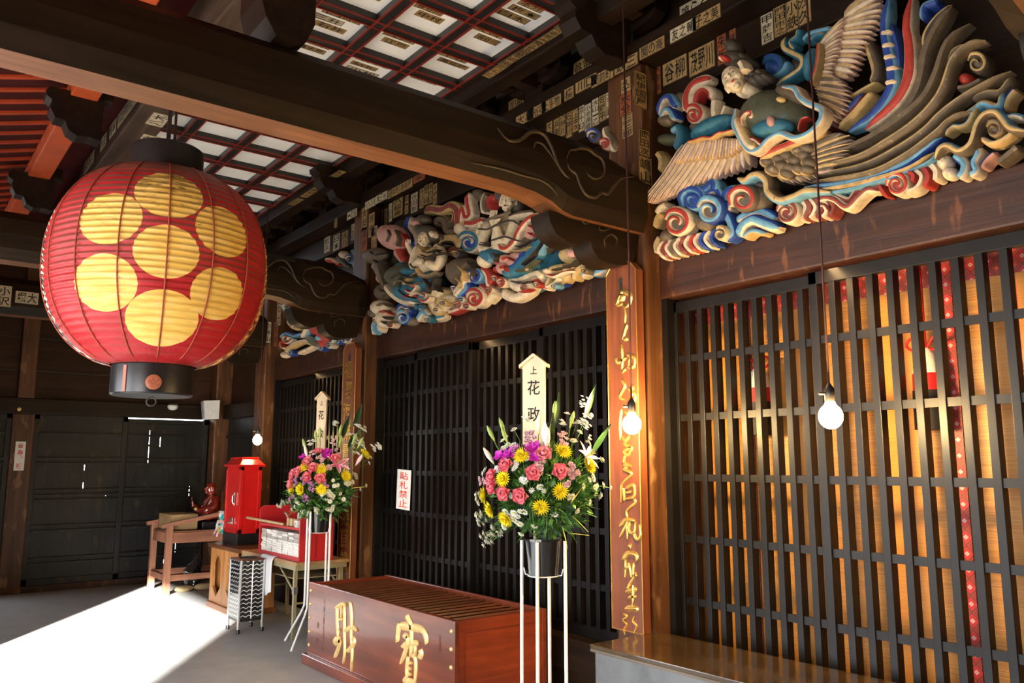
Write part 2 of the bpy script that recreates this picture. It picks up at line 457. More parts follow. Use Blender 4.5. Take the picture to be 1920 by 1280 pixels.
for i in range(len(XR)-1):
    for j in range(len(YR)-1):
        if YR[j+1] < 1.4 or YR[j] > 9.2: continue
        m = MB(); m.box(XR[i]+.03, XR[i+1]-.03, YR[j]+.03, YR[j+1]-.03, ZC+.05, ZC+.06, M_WHITEP)
        pn = m.build('ceiling_panel', ceiling, kind='structure')
        xc, yc = (XR[i]+XR[i+1])/2, (YR[j]+YR[j+1])/2
        if i >= 1 and 2.2 < yc < 5.2:
            for q in range(rng.choice((1, 2, 2, 3))):
                slip(ceiling, (xc+rng.uniform(-.04, .04), yc-.09+.085*q, ZC+.05), Vector((1, 0, 0)), Vector((0, -1, 0)), Vector((0, 0, -1)), rng.uniform(.19, .27), rng.uniform(.055, .078), rng.choice(SLIPTXT), False, border=rng.random() < .6)
for q in (0, 1): slip(ceiling, (3.03, 6.34+.06*q, ZC+.05), *FACE_D, .2, .035, '奉納大願成就', False, border=False)

# eaves outside the purlin: rafters, boards, edge
RS, RX0, RZ0 = .29, 1.0, 4.16
ev = MB(); M_EAVE = paint('eave_boards', (.045, .005, .004), .6, .15, .25, 5)
M_RAFT = paint('rafter_lit_vermilion', (.36, .045, .012), .55, .25, .2, 6)  # brighter than the boards, painting in the light on the rafter undersides
zr = lambda x: RZ0-RS*(RX0-x)
ev.prism([(-3.25, YB, zr(-3.25)+.018), (1.3, YB, zr(1.3)+.018), (1.3, YB, zr(1.3)+.2), (-3.25, YB, zr(-3.25)+.2)], (0, YF+.3-YB, 0), M_EAVE)
eaves = struct('roof', ev)
y = YB+.1; rproto = None
while y < 11.3:
    if rproto is None:
        m = MB(); m.prism([(-3.25, -.035, zr(-3.25)), (.84, -.035, zr(.84)), (.84, -.035, zr(.84)+.022), (-3.25, -.035, zr(-3.25)+.022)], (0, .045, 0), M_RAFT)
        rproto = m.build('rafter', eaves, kind='structure'); r = rproto
    else:
        r = rproto.copy(); COL.objects.link(r); r.parent = eaves
    r.location = (0, y, 0); y += .235
fs = MB(); fs.box(-3.3, -3.22, YB, YF+.3, zr(-3.25)-.02, zr(-3.25)+.2, M_RAFT); fs.build('eave_board', eaves, kind='structure')

# rainbow beams spanning from the pillars out to the porch
def carve(m, pts, r, y, mat):
    P = crop(880, 240, 4.572)
    path = smooth_path([ony(*P(a, b), 3.285) for a, b in pts], 5)
    path = [Vector((p.x, y, p.z)) for p in path]
    n = len(path); m.tube(path, [r*min(1, .3+4*min(i, n-1-i)/n) for i in range(n)], mat, 6)
M_CARVE = wood('carved_line_timber', (.03, .018, .008), (.075, .045, .019), 'x')
def rainbow_beam(dy):
    m = MB(); x0, x1 = -2.9, 3.57
    prof = [(3.31, 2.985), (3.48, 2.985), (3.57, 3.06), (3.58, 3.28), (3.50, 3.36), (3.36, 3.365), (3.29, 3.30), (3.268, 3.18), (3.272, 3.07)]
    xs = [x0, -1, 0, 1, 2, 2.55, 2.72, 2.84, 2.92, 3.0, 3.2, 3.4, x1]
    drop = [.04, .01, 0, 0, 0, 0, .015, .045, .085, .10, .10, .10, .10]
    rings = []
    for x, d in zip(xs, drop):
        rings.append([(x, y+dy, z-(d if z < 3.1 else 0)-(.35*max(0, x-3.1)**1.5 if z > 3.25 else 0)) for y, z in prof])
    n = len(prof)
    vs = [v for rg in rings for v in rg]
    for i in range(len(xs)-1):
        for k in range(n):
            kk = (k+1) % n
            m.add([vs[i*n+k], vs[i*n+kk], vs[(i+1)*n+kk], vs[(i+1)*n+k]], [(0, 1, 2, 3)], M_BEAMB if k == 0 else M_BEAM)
    m.add(rings[0], [tuple(range(n))], M_BEAM); m.add(rings[-1], [tuple(range(n))], M_BEAM)
    bo = struct('beam', m)
    c = MB(); yn = 3.272+dy
    carve(c, [(230, 10), (320, 110), (420, 110), (520, 40), (620, 60), (690, 170), (740, 310), (800, 400), (850, 440)], .011, yn, M_CARVE)
    carve(c, [(540, 180), (560, 130), (620, 150), (700, 260), (760, 360)], .007, yn, M_CARVE)
    carve(c, [(820, 270), (850, 200), (900, 190), (940, 180), (1010, 190), (1060, 230), (1120, 270), (1145, 340), (1130, 410), (1060, 440), (1000, 400), (980, 340)], .009, yn, M_CARVE)
    carve(c, [(820, 270), (840, 350), (900, 400), (930, 480), (980, 570), (1060, 600), (1120, 560), (1170, 570), (1230, 500), (1290, 440), (1400, 420)], .011, yn, M_CARVE)
    carve(c, [(0, 300), (250, 350), (450, 410), (600, 450), (690, 510), (750, 590)], .007, yn+.003, M_CARVE)
    c.build('carved_scroll', bo, smooth=True, kind='structure')
    # shaped support under the end of the beam
    P = crop(880, 240, 4.572)
    low = [(700, 730), (715, 800), (760, 890), (860, 970), (960, 995), (1010, 960), (1060, 960), (1080, 1040), (1130, 1110), (1200, 1150), (1290, 1170), (1420, 1160)]
    poly = [ony(*P(a, b), 3.33) for a, b in low]
    poly = [Vector((min(q.x, 3.58), 3.35+dy, q.z)) for q in poly]
    poly += [Vector((3.58, 3.35+dy, 2.90)), Vector((poly[0].x, 3.35+dy, 2.90))]
    s = MB(); s.prism(poly, (0, .16, 0), M_BEAM)
    sw = MB()
    carve(s, [(930, 740), (1000, 740), (1060, 800), (1100, 770), (1180, 790), (1180, 850), (1250, 850), (1300, 810)], .005, 3.348+dy, M_CARVE)
    carve(s, [(1230, 1000), (1225, 930), (1280, 890), (1330, 930), (1320, 990)], .006, 3.348+dy, M_CARVE)
    s.build('beam_support', bo, smooth=40, kind='structure')
    return bo
BEAMS = [rainbow_beam(d) for d in (0, 3.6, 6.15, -2.55)]

# ------------------------------------------------------------------ pasted paper slips on the timbers
A1 = crop(860, 0, 5.053); A2 = crop(1100, 0, 5.333); A3 = crop(1140, 0, 2.4615); A4 = crop(500, 250, 6); A6 = crop(380, 440, 4); A0 = crop(0, 100, 4)
def on_x(parent, cr, x, y, X, w, h, t, vert, mat=None): return slip(parent, onx(*cr(x, y), X-.001)+Vector((0, 0, 0)), *FACE_X, w, h, t, vert, mat)
PX = 3.53
for x, y, t in ((625, 1115, '大黒'), (735, 1055, '角谷の'), (880, 980, '上手物'), (1205, 790, '川口'), (1360, 730, '門前町'), (1585, 605, '鉄三'), (1830, 455, '関の高')):
    on_x(plate, A1, x, y, PX, .21, .085, t, False)
on_x(plate, A1, 1045, 885, PX, .1, .09, '橋', False)
for x, y, t in ((960, 305, '友之輔'), (1200, 170, '子之美')): on_x(plate, A2, x, y, PX, .2, .09, t, False)
for x, y, t in ((1168, 790, '小川'), (1292, 720, '角三谷'), (1430, 660, '田中市'), (1570, 585, '根岸屋'), (960, 910, '一の谷')): on_x(plate, A4, x, y, PX, .22, .085, t, False)
on_x(plate, A4, 1715, 500, PX, .2, .07, '朱', False, M_SLIPR); on_x(plate, A4, 778, 1010, PX, .07, .1, '谷川', True, M_SLIP)
HX = 3.72
for x, y, w, t in ((930, 1175, .075, '清兵衛'), (990, 1165, .08, '大林川'), (1045, 1180, .07, '石神川'), (1110, 1120, .075, '川上金次'), (1165, 1120, .065, '京十印'), (1225, 1110, .075, '小池源蔵'), (1298, 1060, .075, '大山一乙'), (1362, 1020, .075, '佐藤平'), (1432, 980, .075, '大工町'), (860, 1195, .07, '小文次')):
    on_x(header, A1, x, y, HX, w, .2, t, True)
on_x(header, A1, 1878, 745, HX, .07, .22, '朱井林', True, M_SLIPR)
on_x(header, A2, 880, 700, HX, .2, .15, '谷柳', False, M_SLIP); on_x(header, A2, 1150, 590, HX, .2, .17, '茂野川', False, M_SLIP)
for x, y, t in ((735, 130, '甲藤吉'), (795, 95, '門田市之'), (850, 70, '小鉄'), (905, 40, '沙久')): on_x(header, A3, x, y, HX, .085, .18, t, True)
on_x(header, A3, 575, 150, HX, .05, .16, '小鉄', True, M_SLIPR); on_x(header, A3, 525, 225, HX, .07, .2, '朱坂', True, M_SLIPR)
for x, y, w, t in ((1283, 970, .07, '伊勢勘'), (1340, 950, .07, '神八十'), (1393, 890, .07, '八田屋'), (1475, 830, .19, '八橋金'), (1575, 800, .07, '山一人'), (1660, 780, .12, '谷田部'), (1745, 730, .08, '大八又'), (1795, 690, .07, '堀丁目'), (1845, 670, .07, '高中日'), (1895, 680, .07, '谷中大')):
    on_x(header, A4, x, y, HX, w, .19, t, True)
for x, y, w, t in ((1025, 1100, .09, '小石川'), (970, 1110, .08, '人形町'), (880, 1190, .15, '大八'), (785, 1225, .16, '日本'), (680, 1250, .15, '松永')): on_x(header, A4, x, y, HX, w, .18, t, True)
pil = [o for o in COL.objects if o.name.startswith('pillar')]
pc, pbb, pa = pil[2], pil[1], pil[0]
on_x(pc, A1, 1580, 985, 3.569, .11, .15, '水分', True, M_SLIPR); on_x(pc, A1, 1600, 1190, 3.569, .10, .16, '三三郎', True); on_x(pc, A1, 1585, 830, 3.569, .09, .14, '久丁', True, M_SLIP)
PC = crop(880, 240, 4.572)
def on_y(parent, cr, x, y, Y, w, h, t, vert, mat=None): return slip(parent, ony(*cr(x, y), Y-.001), *FACE_Y, w, h, t, vert, mat)
on_y(pc, PC, 1512, 420, 3.299, .12, .27, '嶋山口', True, M_SLIP); on_y(pc, PC, 1500, 130, 3.299, .10, .18, '岡田次', True, M_SLIP); on_y(pc, A1, 1725, 850, 3.299, .11, .24, '紀伊国屋', True, M_SLIP)
for x, y, t, mt in ((1100, 960, '大月', M_SLIP), (1180, 1030, '堺屋', M_SLIP), (1100, 1190, '角屋', M_SLIPR), (1210, 1180, '深川', M_SLIP)): on_x(pbb, A4, x, y, 3.569, .12, .24, t, True, mt)
for x, y, t, mt in ((550, 745, '若林', M_SLIPR), (572, 590, '石大', M_SLIP)): on_x(pa, A6, x, y, 3.569, .12, .30, t, True, mt)
wu = [o for o in COL.objects if o.name.startswith('wall_upper')][0]
for cr, x, y, t, w, h, v, mt in ((A1, 545, 1000, '川越', .2, .14, False, M_SLIP), (A1, 695, 935, '屋生', .15, .14, False, M_SLIPW), (A1, 1175, 645, '條東', .2, .15, False, M_SLIP), (A2, 720, 85, '谷久', .16, .1, False, M_SLIP), (A2, 1080, 90, '鳴らく', .24, .14, False, M_SLIPW), (A4, 1560, 460, '増田', .14, .14, False, M_SLIP)):
    on_x(wu, cr, x, y, 3.719, w, h, t, v, mt)
for x, y, t in ((350, 670, '八九川'), (510, 560, '玉五郎'), (690, 450, '田中源'), (880, 330, '上尾新八'), (1060, 205, '千住中組')):
    slip(edge_beam, onz(*A1(x, y), 4.209), Vector((0, -1, 0)), Vector((-1, 0, 0)), Vector((0, 0, -1)), .24, .075, t, False, M_SLIP)
for x, y, t in ((330, 770, '吉原谷'), (470, 680, '大吉'), (600, 595, '源兵衛'), (690, 530, '川本'), (790, 465, '三河屋')):
    slip(edge_beam, onz(*A4(x, y), 4.209), Vector((0, -1, 0)), Vector((-1, 0, 0)), Vector((0, 0, -1)), .26, .08, t, False, M_SLIP)
for x, y, t in ((1005, 410, '三八屋'), (950, 490, '中丸川'), (900, 575, '川北'), (840, 650, '根本'), (770, 740, '大友'), (680, 870, '谷六'), (640, 940, '角万')):
    q = onx(*A0(x, y), 1.279); q.z = 4.19
    slip(purlin, q, *FACE_X, .22, .12, t, False, M_SLIPW)
for x, y, t in ((1185, 500, '八木'), (1110, 655, '田舎')):
    slip(purlin, onz(*A0(x, y), 4.049), Vector((0, -1, 0)), Vector((-1, 0, 0)), Vector((0, 0, -1)), .26, .13, t, False, M_SLIPW)
A5 = crop(0, 380, 3.2)
on_y(BEAMS[2], A5, 162, 570, 9.42, .21, .13, '塚大', False, M_SLIPW); on_y(BEAMS[2], A5, 25, 560, 9.42, .13, .22, '小沢', True, M_SLIPW)
on_y(BEAMS[2], A6, 405, 750, 9.44, .17, .14, 'カ打舎', False, M_SLIPW); on_y(BEAMS[2], A6, 490, 730, 9.44, .08, .26, '小林山', True, M_SLIPW)

# ------------------------------------------------------------------ far wall with the blackened plank doors
fw = MB()
fw.box(-.45, 3.75, YF+.03, YF+.10, 2.26, 4.2, M_PLANK)
for z in (2.62, 3.02, 3.5): fw.box(-.45, 3.75, YF+.022, YF+.04, z-.006, z+.006, M_BLACK)
wall_far = struct('wall_far', fw)
m = MB(); m.bbox(-.45, 3.72, YF-.05, YF+.08, 2.09, 2.28, M_DARKX, .01)
m.lathe([(.022, 0), (.022, .012), (.008, .016)], ony(36, 767, YF-.05), M_GOLDP, 12, (0, -1, 0)); struct('lintel', m)
m = MB(); m.bbox(1.27, 1.45, YF-.04, YF+.08, 2.28, 3.9, M_PILLAR, .012); struct('pillar', m)
m = MB(); m.bbox(1.24, 1.47, YF-.06, YF+.10, 0, 2.09, M_PILLAR, .012); pf = struct('pillar', m)
m = MB(); m.box(-.45, 3.6, YF-.05, YF+.1, 0, .075, M_NAGE); struct('sill', m)
def plank_door(i, x0, x1, y, top, gaps):
    m = MB(); n = 7; wdt = (x1-x0-.12)/n
    d = MB()
    for xx in (x0, x1-.06): m.bbox(xx, xx+.06, y-.03, y+.03, .075, top, M_BDOOR, .004)
    m.bbox(x0, x1, y-.03, y+.03, top-.06, top, M_BDOOR, .004); m.bbox(x0, x1, y-.03, y+.03, .075, .15, M_BDOOR, .004)
    for q in range(n):
        a = x0+.06+q*wdt; b = a+wdt
        g = gaps.get(q)
        if g is None: m.box(a, b+.002, y-.008, y+.008, .10, top-.02, M_BDOOR)
        else:
            m.box(a, b-.009, y-.008, y+.008, .10, top-.02, M_BDOOR)
            edges = [.10]+[e for s in g for e in s]+[top-.02]
            for e0, e1 in zip(edges[::2], edges[1::2]): m.box(b-.0095, b+.002, y-.007, y+.007, e0, e1, M_BDOOR)
    do = struct('door_%d' % i, m)
    for z in (.32, .38, .70, .76, 1.06, 1.12, 1.18, 1.50, 1.56, 1.86):
        if z < top-.1: d.bbox(x0+.05, x1-.05, y-.045, y-.008, z-.014, z+.014, M_BDOOR, .003)
    d.build('batten', do, kind='structure')
plank_door(10, 1.47, 2.52, YF, 2.09, {3: [(1.20, 1.27), (1.42, 1.5)], 5: [(1.1, 1.13)]})
plank_door(11, 2.48, 3.55, YF+.045, 2.075, {1: [(1.50, 1.72), (1.75, 1.93)], 2: [(1.72, 1.86)], 3: [(.22, .27)], 4: [(.35, .62), (.66, .80)], 5: [(1.05, 1.2), (.64, .75)][::-1]})
plank_door(12, .3, 1.24, YF, 2.09, {})
# short return wall between the last pillar and the corner
m = MB(); m.box(3.76, 3.84, 9.7, 11.2, 2.26, 4.0, M_PLANK); wr = struct('wall_right', m)
m = MB(); m.bbox(3.66, 3.8, 9.75, 11.14, 2.09, 2.28, M_DARK, .01); struct('lintel', m)
m = MB(); m.box(3.74, 3.80, 9.72, 11.15, 0, 2.09, M_BDOOR)
for z in (.4, .75, 1.12, 1.5, 1.86): m.bbox(3.715, 3.74, 9.75, 11.14, z-.02, z+.02, M_BDOOR, .003)
struct('door_13', m)
# room behind the lattice
m = MB(); m.box(5.0, 5.08, YB, 11.4, -.16, 4.7, M_DARK); struct('wall_inner', m)
m = MB(); m.box(3.97, 5.0, YB, 11.4, .25, .33, M_DARK); struct('floor_inner', m)
m = MB(); m.box(3.97, 5.0, YB, 11.4, 3.78, 3.86, M_DARK); struct('ceiling_inner', m)
m = MB(); m.box(3.5, 5.0, YF+.05, YF+.12, -.16, 4.7, M_DARK); struct('wall_end', m)

# ================================================================== things
# ------------------------------------------------------------------ the great red lantern
LC = Vector((1.29, 5.25, 2.69)); LR, LH = .64, .605
ZK = 1.16                           # the discs are drawn on paper that is drawn out a little upright
def lant_r(t):  return .245+(LR-.245)*max(0, 1-abs(t)**2.25)**.60
def ray_on_lantern(px, py):
    r = ray(px, py).normalized(); d = 4.4
    while d < 7:
        p = r*d+EYEV-LC
        if abs(p.z) < LH and sqrt(p.x**2+p.y**2) < lant_r(p.z/LH): break
        d += .004
    return Vector((p.x, p.y, p.z*ZK)).normalized()
NR = 33
lantern = thing('paper_lantern', 'huge round red paper lantern with seven gold discs hanging under the beams', 'lantern', LC)
def lantern_paper():
    m, nt, b = newmat('lantern_paper'); N, L = nt.nodes.new, nt.links.new
    tc = N('ShaderNodeTexCoord'); nm = N('ShaderNodeVectorMath'); nm.operation = 'NORMALIZE'
    zs = N('ShaderNodeVectorMath'); zs.operation = 'MULTIPLY'; zs.inputs[1].default_value = (1, 1, ZK); L(tc.outputs['Object'], zs.inputs[0]); L(zs.outputs[0], nm.inputs[0])
    prev = None
    for px, py, k in ((313, 470, 1), (318, 362, .98), (203, 407, 1), (193, 528, 1), (305, 598, 1), (413, 550, .97), (422, 433, 1.0)):
        d = ray_on_lantern(px, py)
        dp = N('ShaderNodeVectorMath'); dp.operation = 'DOT_PRODUCT'; dp.inputs[1].default_value = d; L(nm.outputs[0], dp.inputs[0])
        gt = N('ShaderNodeMath'); gt.operation = 'GREATER_THAN'; gt.inputs[1].default_value = cos(radians(15.7*k)); L(dp.outputs['Value'], gt.inputs[0])
        if prev is None: prev = gt.outputs[0]
        else:
            mx = N('ShaderNodeMath'); mx.operation = 'MAXIMUM'; L(prev, mx.inputs[0]); L(gt.outputs[0], mx.inputs[1]); prev = mx.outputs[0]
    streak = noise_tex(nt, coords(nt, (2.2, 2.2, 16)), 2.4, 5, .6, .4)
    red = ramp(nt, [(.3, (.30, .006, .010)), (.7, (.46, .012, .018))]); L(streak.outputs[0], red.inputs[0])
    gold = ramp(nt, [(.25, (.55, .29, .04)), (.5, (.80, .49, .10)), (.75, (.88, .62, .24))]); L(streak.outputs[0], gold.inputs[0])
    sx = N('ShaderNodeSeparateXYZ'); L(tc.outputs['Object'], sx.inputs[0])
    # soot lying on the upper part
    soot = noise_tex(nt, coords(nt, (5, 5, 26)), 2.6, 5, .65)
    am = N('ShaderNodeMath'); am.operation = 'MULTIPLY_ADD'; am.inputs[1].default_value = .55; am.inputs[2].default_value = -.12; L(sx.outputs['Z'], am.inputs[0])
    ad = N('ShaderNodeMath'); ad.operation = 'ADD'; L(am.outputs[0], ad.inputs[0]); L(soot.outputs[0], ad.inputs[1])
    sr = ramp(nt, [(.56, (0, 0, 0)), (.72, (.85, .85, .85))]); L(ad.outputs[0], sr.inputs[0])
    gs = N('ShaderNodeMixRGB'); gs.inputs[2].default_value = (.10, .06, .02, 1); L(sr.outputs[0], gs.inputs[0]); L(gold.outputs[0], gs.inputs[1])
    # dust caught along the ribs
    geo = N('ShaderNodeNewGeometry'); sn = N('ShaderNodeSeparateXYZ'); L(geo.outputs['True Normal'], sn.inputs[0])
    dr = ramp(nt, [(.42, (0, 0, 0)), (.75, (.8, .8, .8))]); L(sn.outputs['Z'], dr.inputs[0])
    rs = N('ShaderNodeMixRGB'); rs.inputs[2].default_value = (.20, .105, .075, 1); L(dr.outputs[0], rs.inputs[0]); L(red.outputs[0], rs.inputs[1])
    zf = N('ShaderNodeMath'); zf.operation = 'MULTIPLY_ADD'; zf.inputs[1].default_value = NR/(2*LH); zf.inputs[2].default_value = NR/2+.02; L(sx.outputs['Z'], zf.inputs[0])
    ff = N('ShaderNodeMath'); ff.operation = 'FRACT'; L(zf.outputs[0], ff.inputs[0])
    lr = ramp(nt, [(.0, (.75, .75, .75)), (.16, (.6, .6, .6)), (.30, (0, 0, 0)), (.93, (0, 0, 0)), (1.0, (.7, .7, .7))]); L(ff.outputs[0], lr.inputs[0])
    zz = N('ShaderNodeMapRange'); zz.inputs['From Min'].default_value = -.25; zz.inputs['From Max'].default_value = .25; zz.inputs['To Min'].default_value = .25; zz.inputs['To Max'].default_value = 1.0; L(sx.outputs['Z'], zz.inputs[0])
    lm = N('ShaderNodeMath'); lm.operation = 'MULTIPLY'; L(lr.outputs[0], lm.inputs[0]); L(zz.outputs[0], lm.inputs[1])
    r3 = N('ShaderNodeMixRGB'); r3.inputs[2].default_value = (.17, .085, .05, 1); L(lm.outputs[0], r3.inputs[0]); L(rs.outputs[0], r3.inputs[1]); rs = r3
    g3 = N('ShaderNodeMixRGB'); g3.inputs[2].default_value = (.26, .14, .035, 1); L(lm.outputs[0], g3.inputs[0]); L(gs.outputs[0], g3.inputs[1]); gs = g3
    mg = N('ShaderNodeMixRGB'); L(prev, mg.inputs[0]); L(rs.outputs[0], mg.inputs[1]); L(gs.outputs[0], mg.inputs[2])
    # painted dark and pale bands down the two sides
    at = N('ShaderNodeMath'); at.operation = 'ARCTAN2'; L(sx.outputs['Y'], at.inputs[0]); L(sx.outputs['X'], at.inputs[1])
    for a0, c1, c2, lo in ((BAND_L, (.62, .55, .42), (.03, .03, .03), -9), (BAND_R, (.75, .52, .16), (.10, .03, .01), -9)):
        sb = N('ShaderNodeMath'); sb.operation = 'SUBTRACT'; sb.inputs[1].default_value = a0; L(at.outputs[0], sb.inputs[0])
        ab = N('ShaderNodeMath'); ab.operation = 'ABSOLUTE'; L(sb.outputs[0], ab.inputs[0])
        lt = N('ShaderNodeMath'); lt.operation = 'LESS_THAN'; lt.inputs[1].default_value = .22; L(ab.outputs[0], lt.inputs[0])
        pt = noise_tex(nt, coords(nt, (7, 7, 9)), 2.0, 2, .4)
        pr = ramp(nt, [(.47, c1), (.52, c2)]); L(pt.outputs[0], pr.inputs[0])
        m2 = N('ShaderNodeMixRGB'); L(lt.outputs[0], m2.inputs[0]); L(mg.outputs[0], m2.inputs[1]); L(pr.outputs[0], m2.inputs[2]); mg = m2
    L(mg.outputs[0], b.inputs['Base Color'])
    b.inputs['Roughness'].default_value = .45; b.inputs['Specular IOR Level'].default_value = .4
    wr = noise_tex(nt, coords(nt, (6, 6, 14)), 4, 4, .6); bump(nt, b, wr.outputs[0], .35, .012)
    return m
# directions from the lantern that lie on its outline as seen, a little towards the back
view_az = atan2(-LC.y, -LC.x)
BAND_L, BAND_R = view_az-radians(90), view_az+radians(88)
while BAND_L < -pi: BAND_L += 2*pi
body = MB(); prof = []; NR = 33
for i in range(NR*4+1):
    t = -1+2*i/(NR*4)
    prof.append((lant_r(t)+.007*(cos(2*pi*i/4)-1)*(.3+.7*(1-abs(t))), LC.z+t*LH))
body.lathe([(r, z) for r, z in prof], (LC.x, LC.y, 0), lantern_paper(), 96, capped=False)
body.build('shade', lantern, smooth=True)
cords = MB(); M_SEAM = paint('seam_cord', (.32, .06, .03), .6, .3, .3)
for k in range(16):
    a = 2*pi*k/16+.2
    cords.tube([(LC.x+(lant_r(-1+2*i/40)+.002)*cos(a), LC.y+(lant_r(-1+2*i/40)+.002)*sin(a), LC.z+LH*(-1+2*i/40)) for i in range(41)], .0042, M_SEAM, 5)
cords.build('seam_cords', lantern, smooth=True)
M_LACQ = paint('lantern_lacquer', (.014, .013, .013), .3, .5, .3, 6)
c = MB(); c.lathe([(.21, 3.24), (.218, 3.27), (.218, 3.46), (.205, 3.47), (.06, 3.47)], (LC.x, LC.y, 0), M_LACQ, 48); cp = c.build('top_cap', lantern, smooth=40)
c = MB(); c.lathe([(.05, 1.905), (.225, 1.905), (.235, 1.915), (.235, 2.07), (.228, 2.10)], (LC.x, LC.y, 0), M_LACQ, 48)
bc = c.build('bottom_cap', lantern, smooth=40)
def on_cap(px, py):
    r = ray(px, py); a = r.x**2+r.y**2; o = -LC; bb = o.x*r.x+o.y*r.y; cc = o.x**2+o.y**2-.236**2
    t = (-bb-sqrt(max(0, bb*bb-a*cc)))/a; return r*t+EYEV
q = on_cap(288, 716); n = Vector((q.x-LC.x, q.y-LC.y, 0)).normalized()
e = MB(); M_COPPER = paint('copper_crest', (.30, .085, .04), .45, .5, .2, 20)
e.lathe([(.044, -.006), (.044, .004), (.04, .006)], q, M_COPPER, 28, n)
side = n.cross(Vector((0, 0, 1)))
for k in range(6): e.lathe([(.012, .004), (.010, .008)], q+side*(.025*cos(k*pi/3))+Vector((0, 0, .025*sin(k*pi/3))), M_COPPER, 12, n)
e.lathe([(.012, .004), (.010, .008)], q, M_COPPER, 12, n); e.build('crest', bc, smooth=40)
s = MB(); q0 = on_cap(233, 716); a0 = atan2(q0.y-LC.y, q0.x-LC.x)
for k in range(3):
    a, b2 = a0-.045+.03*k, a0-.045+.03*(k+1)
    p1 = Vector((LC.x+.2365*cos(a), LC.y+.2365*sin(a), 1.915)); p2 = Vector((LC.x+.2365*cos(b2), LC.y+.2365*sin(b2), 1.915))
    s.prism([p1, p2, p2+Vector((0, 0, .155)), p1+Vector((0, 0, .155))], Vector((cos(a), sin(a), 0))*.003, M_COPPER)
s.build('strap', bc)
h = MB(); M_IRON = paint('iron', (.03, .022, .018), .5, .5, .3)
h.tube([(LC.x+.026*sin(t*pi/8), LC.y-.026*sin(t*pi/8)*.3, 1.872+.026*cos(t*pi/8)) for t in range(17)], .005, M_IRON, 6)
h.tube([(LC.x, LC.y, 1.92), (LC.x, LC.y, 1.893)], .006, M_IRON, 6); h.build('ring', lantern, smooth=True)
h = MB(); h.box(LC.x-.012, LC.x+.012, LC.y-.005, LC.y+.005, 3.46, 4.06, M_IRON); h.box(LC.x+.03, LC.x+.045, LC.y-.005, LC.y+.005, 3.46, 3.85, M_IRON)
h.lathe([(.014, 0), (.014, .012)], (LC.x, LC.y-.006, 3.53), M_GOLDP, 12, (0, -1, 0)); h.build('hanger', lantern)

# ------------------------------------------------------------------ offering box
M_BOX = wood('offering_box_wood', (.10, .018, .007), (.26, .055, .02), 'y', .7, rough=.28, coat=.6, spec=.5)
M_BOXX = wood('offering_box_wood_crosswise', (.13, .02, .007), (.30, .055, .018), 'x', .7, rough=.3, coat=.4)
M_SLAT = wood('offering_slat', (.045, .012, .006), (.13, .035, .016), 'x', 1, rough=.4, coat=.2)
ob = thing('offering_box', 'long red-brown wooden offering box with gold characters and slatted top', 'offering box', (3.08, 5.08, 0))
X0, X1, Y0, Y1, ZT = 2.73, 3.42, 4.07, 6.09, .60
m = MB(); m.bbox(X0-.03, X1+.03, Y0-.02, Y1+.03, 0, .075, M_BOX, .008); m.build('plinth', ob)
m = MB(); m.bbox(X0, X0+.03, Y0, Y1, .075, ZT, M_BOX, .004); fp = m.build('front_panel', ob)
m = MB(); m.bbox(X1-.03, X1, Y0, Y1, .075, ZT, M_BOX, .004); m.build('back_panel', ob)
for yy in (Y0+.012, Y1-.042):
    m = MB(); m.box(X0+.03, X1-.03, yy, yy+.03, .075, ZT-.07, M_BOXX); m.bbox(X0+.03, X1-.03, yy-.006, yy+.036, ZT-.075, ZT-.005, M_BOXX, .004)
    m.bbox(X0+.03, X0+.075, yy-.006, yy+.036, .075, ZT-.07, M_BOXX, .003)
    m.bbox(X1-.075, X1-.03, yy-.006, yy+.036, .075, ZT-.07, M_BOXX, .003); m.build('side_panel', ob)
n = 21
for i in range(n):
    yc = Y0+.09+(Y1-Y0-.18)*i/(n-1); m = MB()
    a, b2 = Vector((X0+.03, yc-.032, ZT-.028)), Vector((X1-.03, yc-.032, ZT-.028))
    m.prism([a, a+Vector((0, .058, -.035)), a+Vector((0, .062, -.023)), a+Vector((0, .006, .012))], b2-a, M_SLAT); m.build('slat', ob)
for yy in (Y0+.035, Y1-.035):
    for z in (.14, .24, .34, .44, .54):
        m = MB(); m.lathe([(.0135, 0), (.012, .005), (.006, .009)], (X0, yy, z), M_GOLDP, 12, (-1, 0, 0)); m.build('stud', fp, smooth=50)
def stroke_mesh(m, pts, w, place, mat, depth=.012, n=NX, wide=1.0):
    """brush stroke: pts in crop pixels, w in world units; place maps a pixel to the surface"""
    P = [place(x, y) for x, y in pts]
    path = smooth_path(P, 5); k = len(path)
    ws = w if isinstance(w, list) else [w*f for f in (1.0, 1.05, .9, 1.0, .55)]
    rows = []
    for i, p in enumerate(path):
        t = (path[min(i+1, k-1)]-path[max(i-1, 0)]).normalized(); s = n.cross(t).normalized()
        f = i/(k-1)*(len(ws)-1); j = min(int(f), len(ws)-2); wd = (ws[j]+(ws[j+1]-ws[j])*(f-j))*.5*wide
        if i == 0 or i == k-1: wd *= .45
        rows.append([p+s*wd, p+s*wd*.55+n*depth, p-s*wd*.55+n*depth, p-s*wd])
    vs = [v for r in rows for v in r]
    fs = [(i*4+c, i*4+c+1, i*4+c+5, i*4+c+4) for i in range(k-1) for c in range(3)]+[(0, 1, 2, 3), ((k-1)*4+3, (k-1)*4+2, (k-1)*4+1, (k-1)*4)]
    m.add(vs, fs, mat)
B2 = crop(560, 1060, 4.364)
pl2 = lambda x, y: onx(*B2(x, y), X0-.001)
U = 1/4.364/1527*5.2*1.9
